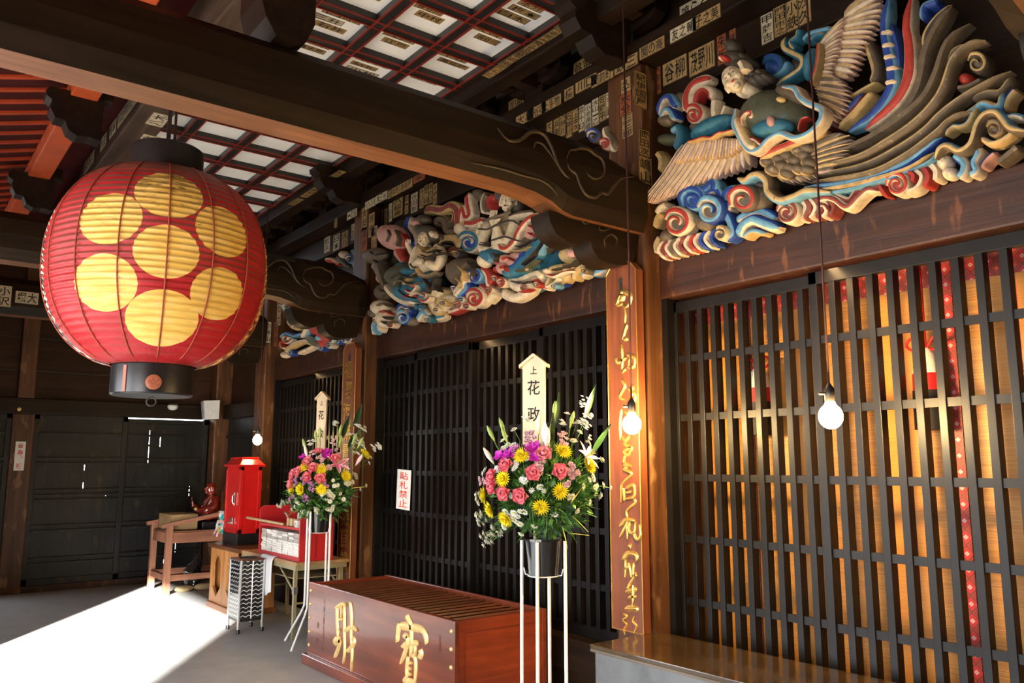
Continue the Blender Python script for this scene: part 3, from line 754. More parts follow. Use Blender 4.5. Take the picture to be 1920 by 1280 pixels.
def chars(name, parent, strokes, place, unit, mat=M_GOLDP, depth=.011, scale=1.0):
    m = MB()
    for w, pts in strokes: stroke_mesh(m, pts, w*unit*scale, place, mat, depth)
    return m.build(name, parent, smooth=60)
chars('gold_character', fp, [
    (26, [(318, 330), (318, 450), (325, 600)]), (22, [(308, 345), (360, 312), (392, 330)]), (22, [(378, 330), (378, 560), (380, 700), (370, 800)]),
    (16, [(345, 340), (355, 360), (350, 440)]), (14, [(330, 440), (370, 440)]), (14, [(330, 520), (345, 540)]),
    (40, [(290, 625), (320, 610), (350, 620)]), (30, [(345, 600), (325, 680), (297, 752)]),
    (24, [(425, 295), (436, 420), (432, 560), (440, 700), (436, 865)]), (24, [(375, 535), (440, 505), (482, 535)]), (30, [(445, 590), (458, 625), (430, 675), (395, 700)])], pl2, U)
chars('gold_character', fp, [
    (34, [(885, 412), (905, 450), (928, 495)]), (34, [(826, 468), (815, 560), (808, 630)]), (34, [(822, 488), (930, 505), (1010, 525), (1042, 580), (1050, 645)]),
    (28, [(922, 490), (926, 600), (918, 750)]), (28, [(862, 575), (905, 580)]), (28, [(848, 660), (920, 640), (988, 632)]), (28, [(895, 570), (885, 670), (838, 802)]),
    (20, [(958, 650), (955, 750)]), (34, [(995, 690), (1005, 725), (985, 750)]),
    (24, [(900, 740), (888, 830), (890, 930)]), (24, [(935, 730), (960, 780), (956, 960)]), (16, [(905, 790), (935, 800)]), (14, [(900, 840), (930, 845)]), (14, [(895, 885), (930, 892)]),
    (34, [(862, 935), (900, 950), (965, 965)]), (28, [(890, 965), (870, 1010), (850, 1040)]), (28, [(945, 965), (975, 1010), (985, 1040)])], pl2, U)
small = paint('faded_red_ink', (.09, .02, .015), .5, .3, .2)
for tx, x, y, w_, h_ in (('奉納上野世話人中', 205, 490, .022, .38), ('印', 158, 490, .03, .05), ('講', 150, 610, .03, .05), ('大正寄附', 1155, 640, .025, .1)):
    m = MB(); m.glyphs(tx, pl2(x, y), *FACE_X, w_, h_, small, vertical=True); m.build('small_writing', fp)

# ------------------------------------------------------------------ low counter in front of the right lattice
ct = thing('counter', 'low counter with grey sides and glossy dark brown top below the right lattice', 'counter', (3.38, 1.8, 0))
M_TOP = wood('counter_top_wood', (.03, .018, .008), (.075, .045, .018), 'y', .6, rough=.14, coat=.7, spec=.5)
M_GREY = paint('worn_grey_paint', (.115, .12, .12), .38, .5, .25, 4, aged=(.16, .155, .145))
m = MB(); m.box(3.095, 3.60, .32, 3.285, 0, .535, M_GREY); m.build('body', ct)
m = MB(); m.bbox(3.07, 3.60, .3, 3.30, .535, .56, M_TOP, .004); m.box(3.072, 3.085, .3, 3.30, .522, .545, wood('worn_edge', (.08, .06, .045), (.2, .16, .12), 'y')); m.build('top', ct)

# ------------------------------------------------------------------ boards with gilded calligraphy on the pillars
M_BOARD = wood('board_wood', (.12, .032, .012), (.27, .085, .035), 'z', 1.2, rough=.35, coat=.2)
def board(label, y0, y1, z0, z1, xf, wood_m=M_BOARD):
    t = thing('calligraphy_board', label, 'board', (xf+.02, (y0+y1)/2, z0))
    yc, w, h = (y0+y1)/2, (y1-y0)/2, z1
    out = [(y0, z0), (y1, z0), (y1, z1-.055), (y1-.03, z1-.02), (y1-.05, z1), (y0+.05, z1), (y0+.03, z1-.02), (y0, z1-.055)]
    m = MB(); m.prism([(xf, a, b) for a, b in out], (.06, 0, 0), wood_m)
    panel = m.build('panel', t)
    e = MB()
    pts = [Vector((xf-.001, a, b)) for a, b in out]
    for a, b in zip(pts[1:]+pts[:1], pts): e.tube([a, b], .0035, M_GOLD, 6)
    e.build('gilt_edge', t)
    m = MB(); m.box(xf-.004, xf+.001, yc-.014, yc+.014, z1-.19, z1-.09, M_IRON); m.box(xf-.012, xf-.004, yc-.006, yc+.006, z1-.16, z1-.12, M_IRON); m.build('hook_plate', t)
    return t, panel
XB = 3.465
bd, bp = board('brown board of flowing gilt characters on the pillar beside the right lattice', 3.285, 3.53, .561, 2.70, XB)
G, H = crop(1130, 490, 3.556), crop(1140, 820, 3.368)
pg = lambda x, y: onx(*G(x, y), XB-.001); ph = lambda x, y: onx(*H(x, y), XB-.001)
UB = 1/3.5/1527*4.6*1.8
for st in ([(22, [(132, 195), (110, 240), (92, 292)]), (16, [(95, 295), (140, 282)]), (46, [(128, 215), (120, 270)]), (22, [(140, 195), (186, 225), (178, 280), (152, 305)]), (16, [(140, 290), (152, 340), (150, 410)])],
           [(18, [(165, 415), (150, 460), (135, 520)]), (22, [(140, 515), (172, 515)])],
           [(17, [(125, 555), (132, 640), (130, 720)]), (18, [(86, 640), (105, 675), (160, 640)]), (17, [(165, 622), (212, 640), (206, 700), (165, 706)]), (12, [(184, 640), (172, 700)]), (12, [(155, 715), (130, 745)])],
           [(17, [(130, 790), (148, 830), (115, 900), (150, 922)]), (17, [(175, 850), (216, 880), (206, 945), (180, 930)]), (15, [(205, 830), (195, 905)])],
           [(15, [(125, 985), (115, 1080), (120, 1190)]), (15, [(150, 1000), (200, 1060), (160, 1120)]), (14, [(180, 1000), (170, 1060)])],
           [(16, [(182, 1160), (145, 1220), (190, 1240), (190, 1270)])]):
    chars('gold_character', bp, st, pg, UB*3.5/3.556, M_GOLD, .007)
for st in ([(15, [(85, 0), (120, 30)]), (14, [(148, 58), (100, 90), (130, 112), (150, 60)])],
           [(15, [(110, 110), (100, 150), (112, 165), (150, 185)]), (13, [(98, 175), (150, 180)]), (12, [(128, 190), (100, 200), (152, 230), (110, 270), (85, 310), (85, 410)])],
           [(14, [(97, 320), (105, 400)]), (14, [(112, 322), (160, 302), (166, 370), (116, 388)]), (11, [(115, 348), (155, 342)]), (12, [(165, 390), (172, 412), (120, 460), (125, 512)])],
           [(16, [(76, 560), (112, 520), (175, 525)]), (15, [(130, 522), (76, 630)]), (13, [(120, 545), (125, 642)]), (14, [(142, 532), (132, 590), (165, 600), (176, 530)]), (14, [(160, 600), (180, 642), (206, 620), (201, 548)])],
           [(22, [(132, 680), (150, 697)])],
           [(20, [(92, 770), (128, 732), (178, 742), (180, 785)]), (13, [(112, 770), (110, 882)]), (15, [(130, 792), (150, 882)]), (14, [(105, 832), (132, 812)]), (14, [(166, 790), (160, 860), (190, 872)]), (12, [(185, 850), (122, 950)])],
           [(18, [(115, 972), (190, 955)]), (16, [(160, 932), (156, 1070)]), (15, [(128, 1012), (185, 1000)]), (20, [(110, 1080), (180, 1080), (174, 1096)])],
           [(8, [(100, 1110), (122, 1130), (98, 1150), (120, 1180), (104, 1210), (112, 1245)])], [(8, [(172, 1128), (160, 1160), (182, 1190), (165, 1235)])]):
    chars('gold_character', bp, st, ph, UB*3.5/3.368, M_GOLD, .007)
bd, bp = board('brown board of gilt characters behind the far flower stand, by the second pillar', 6.87, 7.13, .3, 2.63, XB)
gz = 2.48
for i, ch in enumerate('福聚海無量是故應頂禮'):
    m = MB(); m.glyphs(ch, (XB-.001, 7.0+.012*(-1)**i, gz-.1-i*.195), *FACE_X, .15, .185, M_GOLD, lift=.001, depth=.006); m.build('gold_character', bp)

# ------------------------------------------------------------------ bare bulbs on cords
M_BULB = glow('bulb_glass', (1.0, .66, .26), BULB_POWER)
M_SOCK = paint('bakelite', (.015, .013, .012), .35, .5, .2)
M_CORD = paint('cord_rubber', (.045, .012, .012), .6, .3, .2)
def bulb(y, z, label, r=.05, M_BULB=M_BULB):
    x = 3.215
    t = thing('pendant_bulb', label, 'lamp', (x, y, z))
    m = MB(); m.ball((x, y, z), (r, r, r*1.08), M_BULB, 24, 16); m.lathe([(r*.55, r*.80), (r*.36, r*1.3)], (x, y, z), M_BULB, 20); m.build('bulb', t, smooth=True)
    m = MB(); m.lathe([(.019, r*1.25), (.022, r*1.35), (.022, r*1.35+.05), (.012, r*1.35+.065), (.006, r*1.35+.075)], (x, y, z), M_SOCK, 18)
    m.tube([(x-.02, y+.01, z+r*1.35+.03), (x-.045, y+.022, z+r*1.35+.03)], .006, M_SOCK, 8); m.build('socket', t, smooth=40)
    m = MB(); m.tube([(x, y, z+r*1.35+.07), (x+.004, y, z+1), (x, y, 4.335)], .0055, M_CORD, 6); m.build('cord', t, smooth=True)
bulb(1.93, 1.70, 'lit round bulb on a cord in front of the right lattice')
bulb(3.10, 1.71, 'lit bulb on a cord hanging in front of the gilt board')
bulb(8.62, 1.75, 'small far bulb lit above the red cabinet', .048, glow('weaker_bulb_glass', (1.0, .70, .30), BULB_POWER*.2))

# ------------------------------------------------------------------ red cabinet on its pedestal
M_PEDW = wood('pedestal_wood', (.32, .12, .03), (.62, .29, .09), 'z', .8, rough=.4)
M_PEDT = wood('pedestal_top_wood', (.10, .035, .012), (.24, .09, .03), 'y', .8, rough=.3, coat=.3)
pd = thing('pedestal', 'orange-brown wooden pedestal with pointed cut-outs under the red cabinet', 'pedestal', (3.2, 8.65, 0))
px0, px1, py0, py1 = 2.95, 3.34, 8.28, 9.12
m = MB(); m.bbox(px0-.03, px1+.03, py0-.03, py1+.03, .615, .66, M_PEDT, .008); m.build('top', pd)
m = MB(); m.bbox(px0-.02, px1+.02, py0-.02, py1+.02, 0, .06, M_PEDT, .008); m.build('base', pd)
def arch_panel(m, o, u, wd, z0, z1, n, mat):
    """frame with a pointed opening: two posts, shaped head and foot"""
    o, u, n = Vector(o), Vector(u), Vector(n); zv = Vector((0, 0, 1)); q = .09
    half = wd/2
    outer = [(-half, z0), (half, z0), (half, z1), (-half, z1)]
    inner = [(-half+q, z0+.16), (0, z0+.06), (half-q, z0+.16), (half-q, z1-.15), (half-q-.03, z1-.11), (0, z1-.05), (-half+q+.03, z1-.11), (-half+q, z1-.15)]
    P = lambda a, b: o+u*a+zv*b
    L = [(-half, z0), (-half, z1)]
    m.prism([P(-half, z0), P(-half, z1), P(0, z1), P(0, z1-.05), P(-half+q+.03, z1-.11), P(-half+q, z1-.15), P(-half+q, z0+.16), P(0, z0+.06), P(0, z0)], n*-.025, mat)
    m.prism([P(half, z0), P(half, z1), P(0, z1), P(0, z1-.05), P(half-q-.03, z1-.11), P(half-q, z1-.15), P(half-q, z0+.16), P(0, z0+.06), P(0, z0)], n*-.025, mat)
for yc in (py0+.21, py1-.21):
    m = MB(); arch_panel(m, (px0, yc, 0), (0, -1, 0), .42, .06, .615, (-1, 0, 0), M_PEDW); m.build('front_panel', pd)
m = MB(); arch_panel(m, ((px0+px1)/2, py0, 0), (1, 0, 0), .38, .06, .615, (0, -1, 0), M_PEDW); m.build('side_panel', pd)
m = MB(); m.box(px1-.03, px1, py0+.03, py1, .06, .615, M_PEDW); m.box(px0+.03, px1, py1-.03, py1, .06, .615, M_PEDW); m.build('back_panel', pd)
M_SCAR = paint('scarlet_lacquer', (.62, .012, .010), .25, .5, .08, 8, coat=.5)
rc = thing('red_cabinet', 'tall bright red cabinet with a small roof standing on the wooden pedestal', 'cabinet', (3.23, 8.83, .66))
cx0, cx1, cy0, cy1 = 3.06, 3.285, 8.64, 9.07
m = MB(); m.bbox(cx0-.01, cx1+.01, cy0-.01, cy1+.01, .66, .775, M_BLACK, .004); m.build('base', rc)
m = MB(); m.bbox(cx0, cx1, cy0, cy1, .775, 1.47, M_SCAR, .006)
for a, b2 in ((cy0, cy0+.035), (cy1-.035, cy1)): m.bbox(cx0-.008, cx0, a, b2, .775, 1.47, M_SCAR, .002)
m.bbox(cx0-.008, cx0, cy0, cy1, .775, .81, M_SCAR, .002); m.bbox(cx0-.008, cx0, cy0, cy1, 1.435, 1.47, M_SCAR, .002)
for a, b2 in ((cx0, cx0+.035), (cx1-.035, cx1)): m.bbox(a, b2, cy0-.008, cy0, .775, 1.47, M_SCAR, .002)
m.bbox(cx0, cx1, cy0-.008, cy0, .775, .82, M_SCAR, .002); m.bbox(cx0, cx1, cy0-.008, cy0, 1.43, 1.47, M_SCAR, .002); m.build('body', rc)
m = MB(); e = .03
m.bbox(cx0-e, cx1+e, cy0-e, cy1+e, 1.47, 1.492, M_SCAR, .004)
lo = [(cx0-e+.01, cy0-e+.01), (cx1+e-.01, cy0-e+.01), (cx1+e-.01, cy1+e-.01), (cx0-e+.01, cy1+e-.01)]
hi = [(cx0+.03, cy0+.04), (cx1-.03, cy0+.04), (cx1-.03, cy1-.04), (cx0+.03, cy1-.04)]
m.add([(x, y, 1.49) for x, y in lo]+[(x, y, 1.555) for x, y in hi], [(0, 1, 5, 4), (1, 2, 6, 5), (2, 3, 7, 6), (3, 0, 4, 7), (4, 5, 6, 7)], M_SCAR)
m.bbox(cx0+.02, cx1-.02, cy0+.03, cy1-.03, 1.55, 1.57, M_SCAR, .004); m.build('roof', rc)
M_CHR = paint('bright_metal', (.75, .73, .68), .22, .5, .1, 10, metal=.9)
m = MB(); m.bbox(cx0-.016, cx0-.006, 8.755, 8.785, 1.06, 1.20, M_CHR, .004); m.tube([(cx0-.02, 8.77, 1.08), (cx0-.03, 8.77, 1.10), (cx0-.03, 8.77, 1.16), (cx0-.02, 8.77, 1.18)], .005, M_CHR, 6); m.build('handle', rc)
m = MB(); m.bbox(cx0-.014, cx0-.006, 8.79, 8.87, .86, .935, M_CHR, .004); m.bbox(cx0-.045, cx0-.012, 8.80, 8.90, .875, .89, M_CHR, .004); m.build('coin_slot', rc)

# ------------------------------------------------------------------ umbrella stand
def wave_metal():
    m, nt, b = newmat('waved_black_metal'); N, L = nt.nodes.new, nt.links.new
    tc = N('ShaderNodeTexCoord'); sx = N('ShaderNodeSeparateXYZ'); L(tc.outputs['Object'], sx.inputs[0])
    su = N('ShaderNodeMath'); su.operation = 'ADD'; L(sx.outputs['X'], su.inputs[0]); L(sx.outputs['Y'], su.inputs[1])
    w = N('ShaderNodeMath'); w.operation = 'MULTIPLY'; w.inputs[1].default_value = 115; L(su.outputs[0], w.inputs[0])
    s = N('ShaderNodeMath'); s.operation = 'SINE'; L(w.outputs[0], s.inputs[0])
    z = N('ShaderNodeMath'); z.operation = 'MULTIPLY_ADD'; z.inputs[1].default_value = 27.0; L(sx.outputs['Z'], z.inputs[0])
    q = N('ShaderNodeMath'); q.operation = 'MULTIPLY'; q.inputs[1].default_value = .16; L(s.outputs[0], q.inputs[0]); L(q.outputs[0], z.inputs[2])
    f = N('ShaderNodeMath'); f.operation = 'FRACT'; L(z.outputs[0], f.inputs[0])
    g = N('ShaderNodeMath'); g.operation = 'GREATER_THAN'; g.inputs[1].default_value = .80; L(f.outputs[0], g.inputs[0])
    mx = N('ShaderNodeMixRGB'); mx.inputs[1].default_value = (.02, .02, .022, 1); mx.inputs[2].default_value = (.62, .62, .60, 1); L(g.outputs[0], mx.inputs[0]); L(mx.outputs[0], b.inputs['Base Color'])
    b.inputs['Roughness'].default_value = .10; b.inputs['Coat Weight'].default_value = 1; b.inputs['Coat Roughness'].default_value = .05
    return m
us = thing('umbrella_stand', 'square black metal umbrella stand with white wave pattern beside the pedestal', 'umbrella stand', (2.82, 7.62, 0))
ux0, ux1, uy0, uy1 = 2.69, 2.915, 7.48, 7.76; M_WAVE = wave_metal()
M_ALU = paint('aluminium_tube', (.55, .55, .54), .3, .5, .1, 10, metal=.8)
for a in ((ux0, ux0+.008, uy0, uy1), (ux1-.008, ux1, uy0, uy1)): m = MB(); m.box(*a, .12, .63, M_WAVE); m.build('side_panel', us)
for a in ((ux0, ux1, uy0, uy0+.008), (ux0, ux1, uy1-.008, uy1)): m = MB(); m.box(*a, .12, .63, M_WAVE); m.build('side_panel', us)
for x in (ux0+.004, ux1-.004):
    for y in (uy0+.004, uy1-.004):
        m = MB(); m.tube([(x, y, .02), (x, y, .635)], .013, M_ALU, 8); lg = m.build('leg', us, smooth=40)
        m = MB(); m.lathe([(.017, 0), (.017, .03), (.014, .035)], (x, y, 0), M_BLACK, 12); m.build('foot', lg, smooth=40)
m = MB(); m.tube([((ux0+ux1)/2, uy0-.002, .12), ((ux0+ux1)/2, uy0-.002, .63)], .005, M_ALU, 6); m.box(ux0, ux1, uy0, uy1, .10, .12, M_BLACK); m.build('tray', us)
m = MB(); r0 = [(ux0+ux1)/2, (uy0+uy1)/2]
m.lathe([(.085, .628), (.085, .645), (.075, .645), (.075, .628)], (*r0, 0), M_BLACK, 24, capped=False)
for a in ((ux0-.006, ux1+.006, uy0-.006, uy0+.05), (ux0-.006, ux1+.006, uy1-.05, uy1+.006), (ux0-.006, ux0+.05, uy0+.05, uy1-.05), (ux1-.05, ux1+.006, uy0+.05, uy1-.05)): m.box(*a, .625, .64, wood('stand_rim', (.07, .02, .012), (.15, .05, .03), 'y'))
m.build('rim', us)

# ------------------------------------------------------------------ folding table, red rack and what lies on it
M_TBL = wood('table_veneer', (.32, .17, .07), (.52, .32, .15), 'y', .8, rough=.4)
M_BRASSY = paint('khaki_metal', (.36, .30, .16), .4, .5, .12, 10, metal=.35)
ft = thing('folding_table', 'narrow folding table with khaki metal legs carrying the red rack', 'table', (3.25, 7.5, 0))
m = MB(); m.bbox(2.95, 3.45, 6.86, 8.2, .625, .655, M_TBL, .004); m.build('tabletop', ft)
m = MB(); m.box(2.953, 2.975, 6.88, 8.18, .585, .625, M_BRASSY); m.box(3.42, 3.44, 6.88, 8.18, .585, .625, M_BRASSY); m.box(2.97, 3.43, 6.87, 6.89, .585, .625, M_BRASSY); m.build('apron', ft)
for x in (2.98, 3.41):
    for y in (6.94, 8.12):
        m = MB(); m.box(x-.014, x+.014, y-.016, y+.016, 0, .6, M_BRASSY); m.box(x-.018, x+.018, y-.02, y+.02, .38, .44, M_CHR); m.build('leg', ft)
for y in (6.94, 8.12):
    m = MB(); m.tube([(2.98, y, .30), (3.41, y, .30)], .009, M_BRASSY, 8); m.build('stretcher', ft)
for x in (2.98, 3.41):
    m = MB(); m.bar((x, 6.96, .40), (x, 7.28, .58), .008, .02, M_BRASSY); m.build('brace', ft)
    m = MB(); m.bar((x, 8.10, .40), (x, 7.8, .58), .008, .02, M_BRASSY); m.build('brace', ft)
m = MB(); m.box(2.99, 3.40, 6.98, 8.1, .50, .508, M_BRASSY); m.build('shelf', ft)
M_RACK = paint('crimson_lacquer', (.50, .018, .02), .35, .5, .08, 6, coat=.2)
rk = thing('display_rack', 'dark red open rack holding paper sheets on the folding table', 'rack', (3.15, 7.35, .655))
def rounded(y, z0, z1, x0, x1, r, left=True):
    pts = [(x0, y, z0), (x1, y, z0), (x1, y, z1)]
    pts += [(x0+r-r*sin(a*pi/12), y, z1-r+r*cos(a*pi/12)) for a in range(0, 7)]
    return pts
for y in (6.885, 7.83): m = MB(); m.prism(rounded(y, .655, 1.10 if y > 7 else 1.06, 2.985, 3.30, .05), (0, .02, 0), M_RACK); m.build('side_panel', rk)
m = MB(); m.box(3.28, 3.30, 6.905, 7.83, .655, 1.10, M_RACK); m.build('back_panel', rk)
m = MB(); m.box(2.985, 3.28, 6.905, 7.83, .92, .94, M_RACK); m.build('shelf', rk)
m = MB(); m.box(2.985, 3.28, 6.905, 7.83, .655, .69, M_RACK); m.build('base_board', rk)
M_PAPER = paint('white_paper', (.80, .77, .70), .7, .2, .07, 12)
M_PAPER2 = paint('grey_paper', (.45, .40, .36), .7, .2, .15, 12)
k = 0
for i in range(7):
    st = MB(); z = .690; y0 = 6.93+i*.127; r2 = random.Random(i)
    for q in range(10):
        a = r2.uniform(-.006, .006); h2 = .02
        st.box(2.992+abs(a)*2, 3.25, y0+a, y0+.115+a, z, z+h2-.002, M_PAPER if q < 6 or r2.random() < .3 else M_PAPER2); z += h2
    tag(st.build('paper_stack'), 'stack of paper sheets in the red rack, %s from its near end' % ('first', 'second', 'third', 'fourth', 'fifth', 'sixth', 'seventh')[i], 'paper stack', 'paper stacks in the red rack')
def sheet(c, yaw, w, h, label, lines, lean=.12):
    u = Vector((sin(yaw), -cos(yaw), 0)); n = Vector((-cos(yaw), -sin(yaw), 0)); v = Vector((0, 0, 1))-n*lean; c = Vector(c)
    m = MB(); m.prism([c-u*w/2, c+u*w/2, c+u*w/2+v*h, c-u*w/2+v*h], n*.004, M_PAPER)
    for i, tx in enumerate(lines): m.glyphs(tx, c+v*h*.5+u*(w/2-(i+.7)*w/(len(lines)+.4))+n*.004, u, v, n, w/(len(lines)+1)*.7, h*.8, M_INK, vertical=True)
    tag(m.build('paper_notice'), label, 'notice')
sheet((3.16, 7.26, .941), .15, .17, .23, 'tall white paper with writing standing on the red rack', ['御守授与', '家内安全', '交通安全'])
sheet((3.10, 7.02, .941), -.2, .12, .15, 'small white card standing on the near end of the red rack', ['おみくじ'])
m = MB()
for i in range(5): m.bbox(3.02+.012*i, 3.06+.012*i, 7.24-.05*i, 7.275-.05*i, .94, 1.01-.004*i, wood('cut_wood', (.52, .36, .18), (.72, .55, .32), 'z'), .004)
tag(m.build('wooden_tally'), 'row of short pale wooden blocks on the red rack', 'wooden blocks')
m = MB(); m.bbox(3.0, 3.03, 6.99, 7.05, .94, 1.0, M_PAPER, .004); m.glyphs('守', (2.999, 7.02, .97), *FACE_X, .03, .035, paint('blue_ink', (.03, .05, .3)), lift=.001)
tag(m.build('charm_packet'), 'small white packet with a blue mark on the red rack', 'packet')
m = MB(); m.tube([(3.0, 7.3, .953), (2.952, 8.1, .975)], .012, wood('pale_stick', (.5, .33, .16), (.68, .5, .28), 'y'), 8)
tag(m.build('wooden_rod', smooth=True), 'pale wooden rod lying across the top of the red rack', 'rod')
m = MB(); M_CLOTH = paint('white_cloth', (.76, .76, .78), .8, .1, .05, 10)
cl = []
for j in range(13):
    row = []
    for i in range(9):
        y = 7.66-.32*i/8; s = j/12
        if s < .35: p = Vector((2.978-.030*s/.35, y, .660+.003*sin(i)))
        else: p = Vector((2.938-.010-.014*sin(i*1.7+s*3)*(s-.3), y+.03*(s-.35)*sin(i), .657-.36*(s-.35)/.65*(1-.25*abs(i-3)/8)))
        row.append(p)
    cl.append(row)
m.add([p for r in cl for p in r], [(j*9+i, j*9+i+1, (j+1)*9+i+1, (j+1)*9+i) for j in range(12) for i in range(8)], M_CLOTH)
o = m.build('hand_towel', smooth=True); sdm = o.modifiers.new('thickness', 'SOLIDIFY'); sdm.thickness = .004; sdm.offset = 1
tag(o, 'white cloth hanging over the edge of the folding table', 'cloth')

# ------------------------------------------------------------------ stand with the red seated statue
M_STW = wood('stand_wood', (.28, .11, .06), (.50, .24, .15), 'z', .8, rough=.5)
M_STWX = wood('stand_wood_crosswise', (.28, .11, .06), (.50, .24, .15), 'x', .8, rough=.5)
sx0, sx1, sy0, sy1 = 2.79, 3.62, 10.16, 10.82
stt = thing('statue_stand', 'chair-like reddish wooden stand with sloping arms below the red statue', 'stand', ((sx0+sx1)/2, 10.5, 0))
for y in (sy0, sy1):
    m = MB(); m.bbox(sx0-.035, sx0+.035, y-.035, y+.035, 0, .79, M_STW, .005); m.build('leg', stt)
    m = MB(); m.bbox(sx1-.035, sx1+.035, y-.035, y+.035, 0, 1.14, M_STW, .005); m.build('leg', stt)
    m = MB(); m.bar((sx0-.09, y, .775), (sx1+.05, y, .955), .05, .045, M_STWX); m.build('arm', stt)
    m = MB(); m.bbox(sx0, sx1, y-.022, y+.022, .58, .70, M_STWX, .004); m.build('rail', stt)
    m = MB(); m.bbox(sx0, sx1, y-.02, y+.02, .15, .22, M_STWX, .004); m.build('stretcher', stt)
for x in (sx0, sx1):
    m = MB(); m.bbox(x-.02, x+.02, sy0, sy1, .15, .22, M_STW, .004); m.build('stretcher', stt)
    m = MB(); m.bbox(x-.02, x+.02, sy0, sy1, .58, .70, M_STW, .004); m.build('rail', stt)
m = MB(); m.bbox(sx0, sx1, sy0, sy1, .69, .715, M_STWX, .004); m.build('seat', stt)
m = MB(); m.prism([(sx1-.02, sy0-.08, 1.10), (sx1-.02, sy1+.08, 1.10), (sx1-.02, sy1+.08, 1.16), (sx1-.02, sy1, 1.20), (sx1-.02, 10.5, 1.27), (sx1-.02, sy0, 1.20), (sx1-.02, sy0-.08, 1.16)], (.05, 0, 0), M_STW); m.build('crest_rail', stt)
m = MB(); m.box(sx0+.02, sx0+.38, 10.22, 10.24, .715, .87, M_STWX)
M_CRATE = wood('crate_wood', (.32, .2, .09), (.5, .34, .17), 'x', .8)
m = MB()
m.box(sx0+.03, sx0+.34, 10.24, 10.256, .715, .90, M_CRATE); m.box(sx0+.03, sx0+.34, 10.74, 10.756, .715, .90, M_CRATE)
m.box(sx0+.03, sx0+.046, 10.256, 10.74, .715, .90, M_CRATE); m.box(sx0+.324, sx0+.34, 10.256, 10.74, .715, .90, M_CRATE); m.box(sx0+.03, sx0+.34, 10.24, 10.756, .715, .725, M_CRATE)
tag(m.build('wooden_tray'), 'open pale wooden tray on the stand in front of the statue', 'tray')
m = MB(); m.bbox(3.20, 3.59, 10.27, 10.73, .715, .80, M_BLACK, .006); tag(m.build('statue_plinth'), 'flat black plinth under the red seated statue', 'plinth')
M_LAC = paint('red_brown_lacquer', (.22, .018, .010), .14, .6, .12, 8, coat=1.0)
m = MB(); SX, SY, SZ = 3.36, 10.48, .80
m.ball((SX, SY, SZ+.075), (.155, .215, .075), M_LAC, 24, 12); m.ball((SX-.07, SY-.12, SZ+.06), (.09, .10, .055), M_LAC); m.ball((SX-.07, SY+.12, SZ+.06), (.09, .10, .055), M_LAC)
m.ball((SX+.015, SY, SZ+.18), (.095, .125, .14), M_LAC, 24, 14); m.ball((SX+.012, SY, SZ+.265), (.075, .125, .06), M_LAC, 20, 10)
m.tube([(SX, SY, SZ+.28), (SX-.01, SY, SZ+.335)], [.05, .042], M_LAC, 12)
m.ball((SX-.018, SY, SZ+.39), (.070, .062, .078), M_LAC, 24, 16); m.ball((SX-.085, SY, SZ+.383), (.014, .012, .02), M_LAC); m.ball((SX-.07, SY, SZ+.345), (.02, .026, .016), M_LAC)
m.ball((SX-.072, SY, SZ+.41), (.012, .045, .008), M_LAC); m.ball((SX-.076, SY, SZ+.362), (.010, .02, .006), M_LAC)
for s in (-1, 1): m.ball((SX-.005, SY+s*.064, SZ+.385), (.016, .01, .034), M_LAC)
m.tube(smooth_path([(SX+.01, SY-.115, SZ+.27), (SX-.01, SY-.165, SZ+.18), (SX-.10, SY-.15, SZ+.14), (SX-.165, SY-.09, SZ+.125)]), .040, M_LAC, 12)
m.tube(smooth_path([(SX+.01, SY+.115, SZ+.27), (SX-.02, SY+.165, SZ+.17), (SX-.12, SY+.15, SZ+.15), (SX-.19, SY+.12, SZ+.19)]), .036, M_LAC, 12)
m.tube([(SX-.185, SY+.12, SZ+.185), (SX-.20, SY+.115, SZ+.235)], [.024, .020], M_LAC, 10)
for q in range(4): m.tube([(SX-.20, SY+.132-.011*q, SZ+.23), (SX-.205+.003*q, SY+.134-.011*q, SZ+(.285, .295, .25, .245)[q])], .0062, M_LAC, 7)
m.tube([(SX-.20, SY+.14, SZ+.215), (SX-.215, SY+.155, SZ+.245)], .006, M_LAC, 7)
m.tube([(SX-.165, SY-.09, SZ+.125), (SX-.19, SY-.06, SZ+.12)], [.026, .02], M_LAC, 10)
for q in range(4): m.tube([(SX-.185, SY-.085+.012*q, SZ+.122), (SX-.205, SY-.068+.012*q, SZ+.124+.004*q)], .006, M_LAC, 7)
sb = m.build('body', None, smooth=True, remesh=.005)
st = thing('seated_statue', 'glossy dark red seated monk statue raising one hand', 'statue', (SX, SY, SZ))
sb.parent = st; sb.matrix_parent_inverse = Matrix.Translation((-SX, -SY, -SZ))
m = MB()
for k2, (dy, dx) in enumerate(((-.10, -.055), (-.07, -.085), (.07, -.085), (.10, -.055))):
    m.tube(smooth_path([(SX+.02, SY+dy*1.1, SZ+.295), (SX+dx, SY+dy*.8, SZ+.22), (SX+dx-.02, SY+dy*.5, SZ+.12)]), .007, M_LAC, 7)
m.tube(smooth_path([(SX-.03, SY-.06, SZ+.31), (SX-.085, SY, SZ+.22), (SX-.04, SY+.07, SZ+.31)]), .008, M_LAC, 7); m.build('robe_fold', st, smooth=True)
m = MB(); m.ball((SX-.20, SY-.045, SZ+.15), .024, M_GOLDP, 14, 10); m.build('jewel', st, smooth=True)

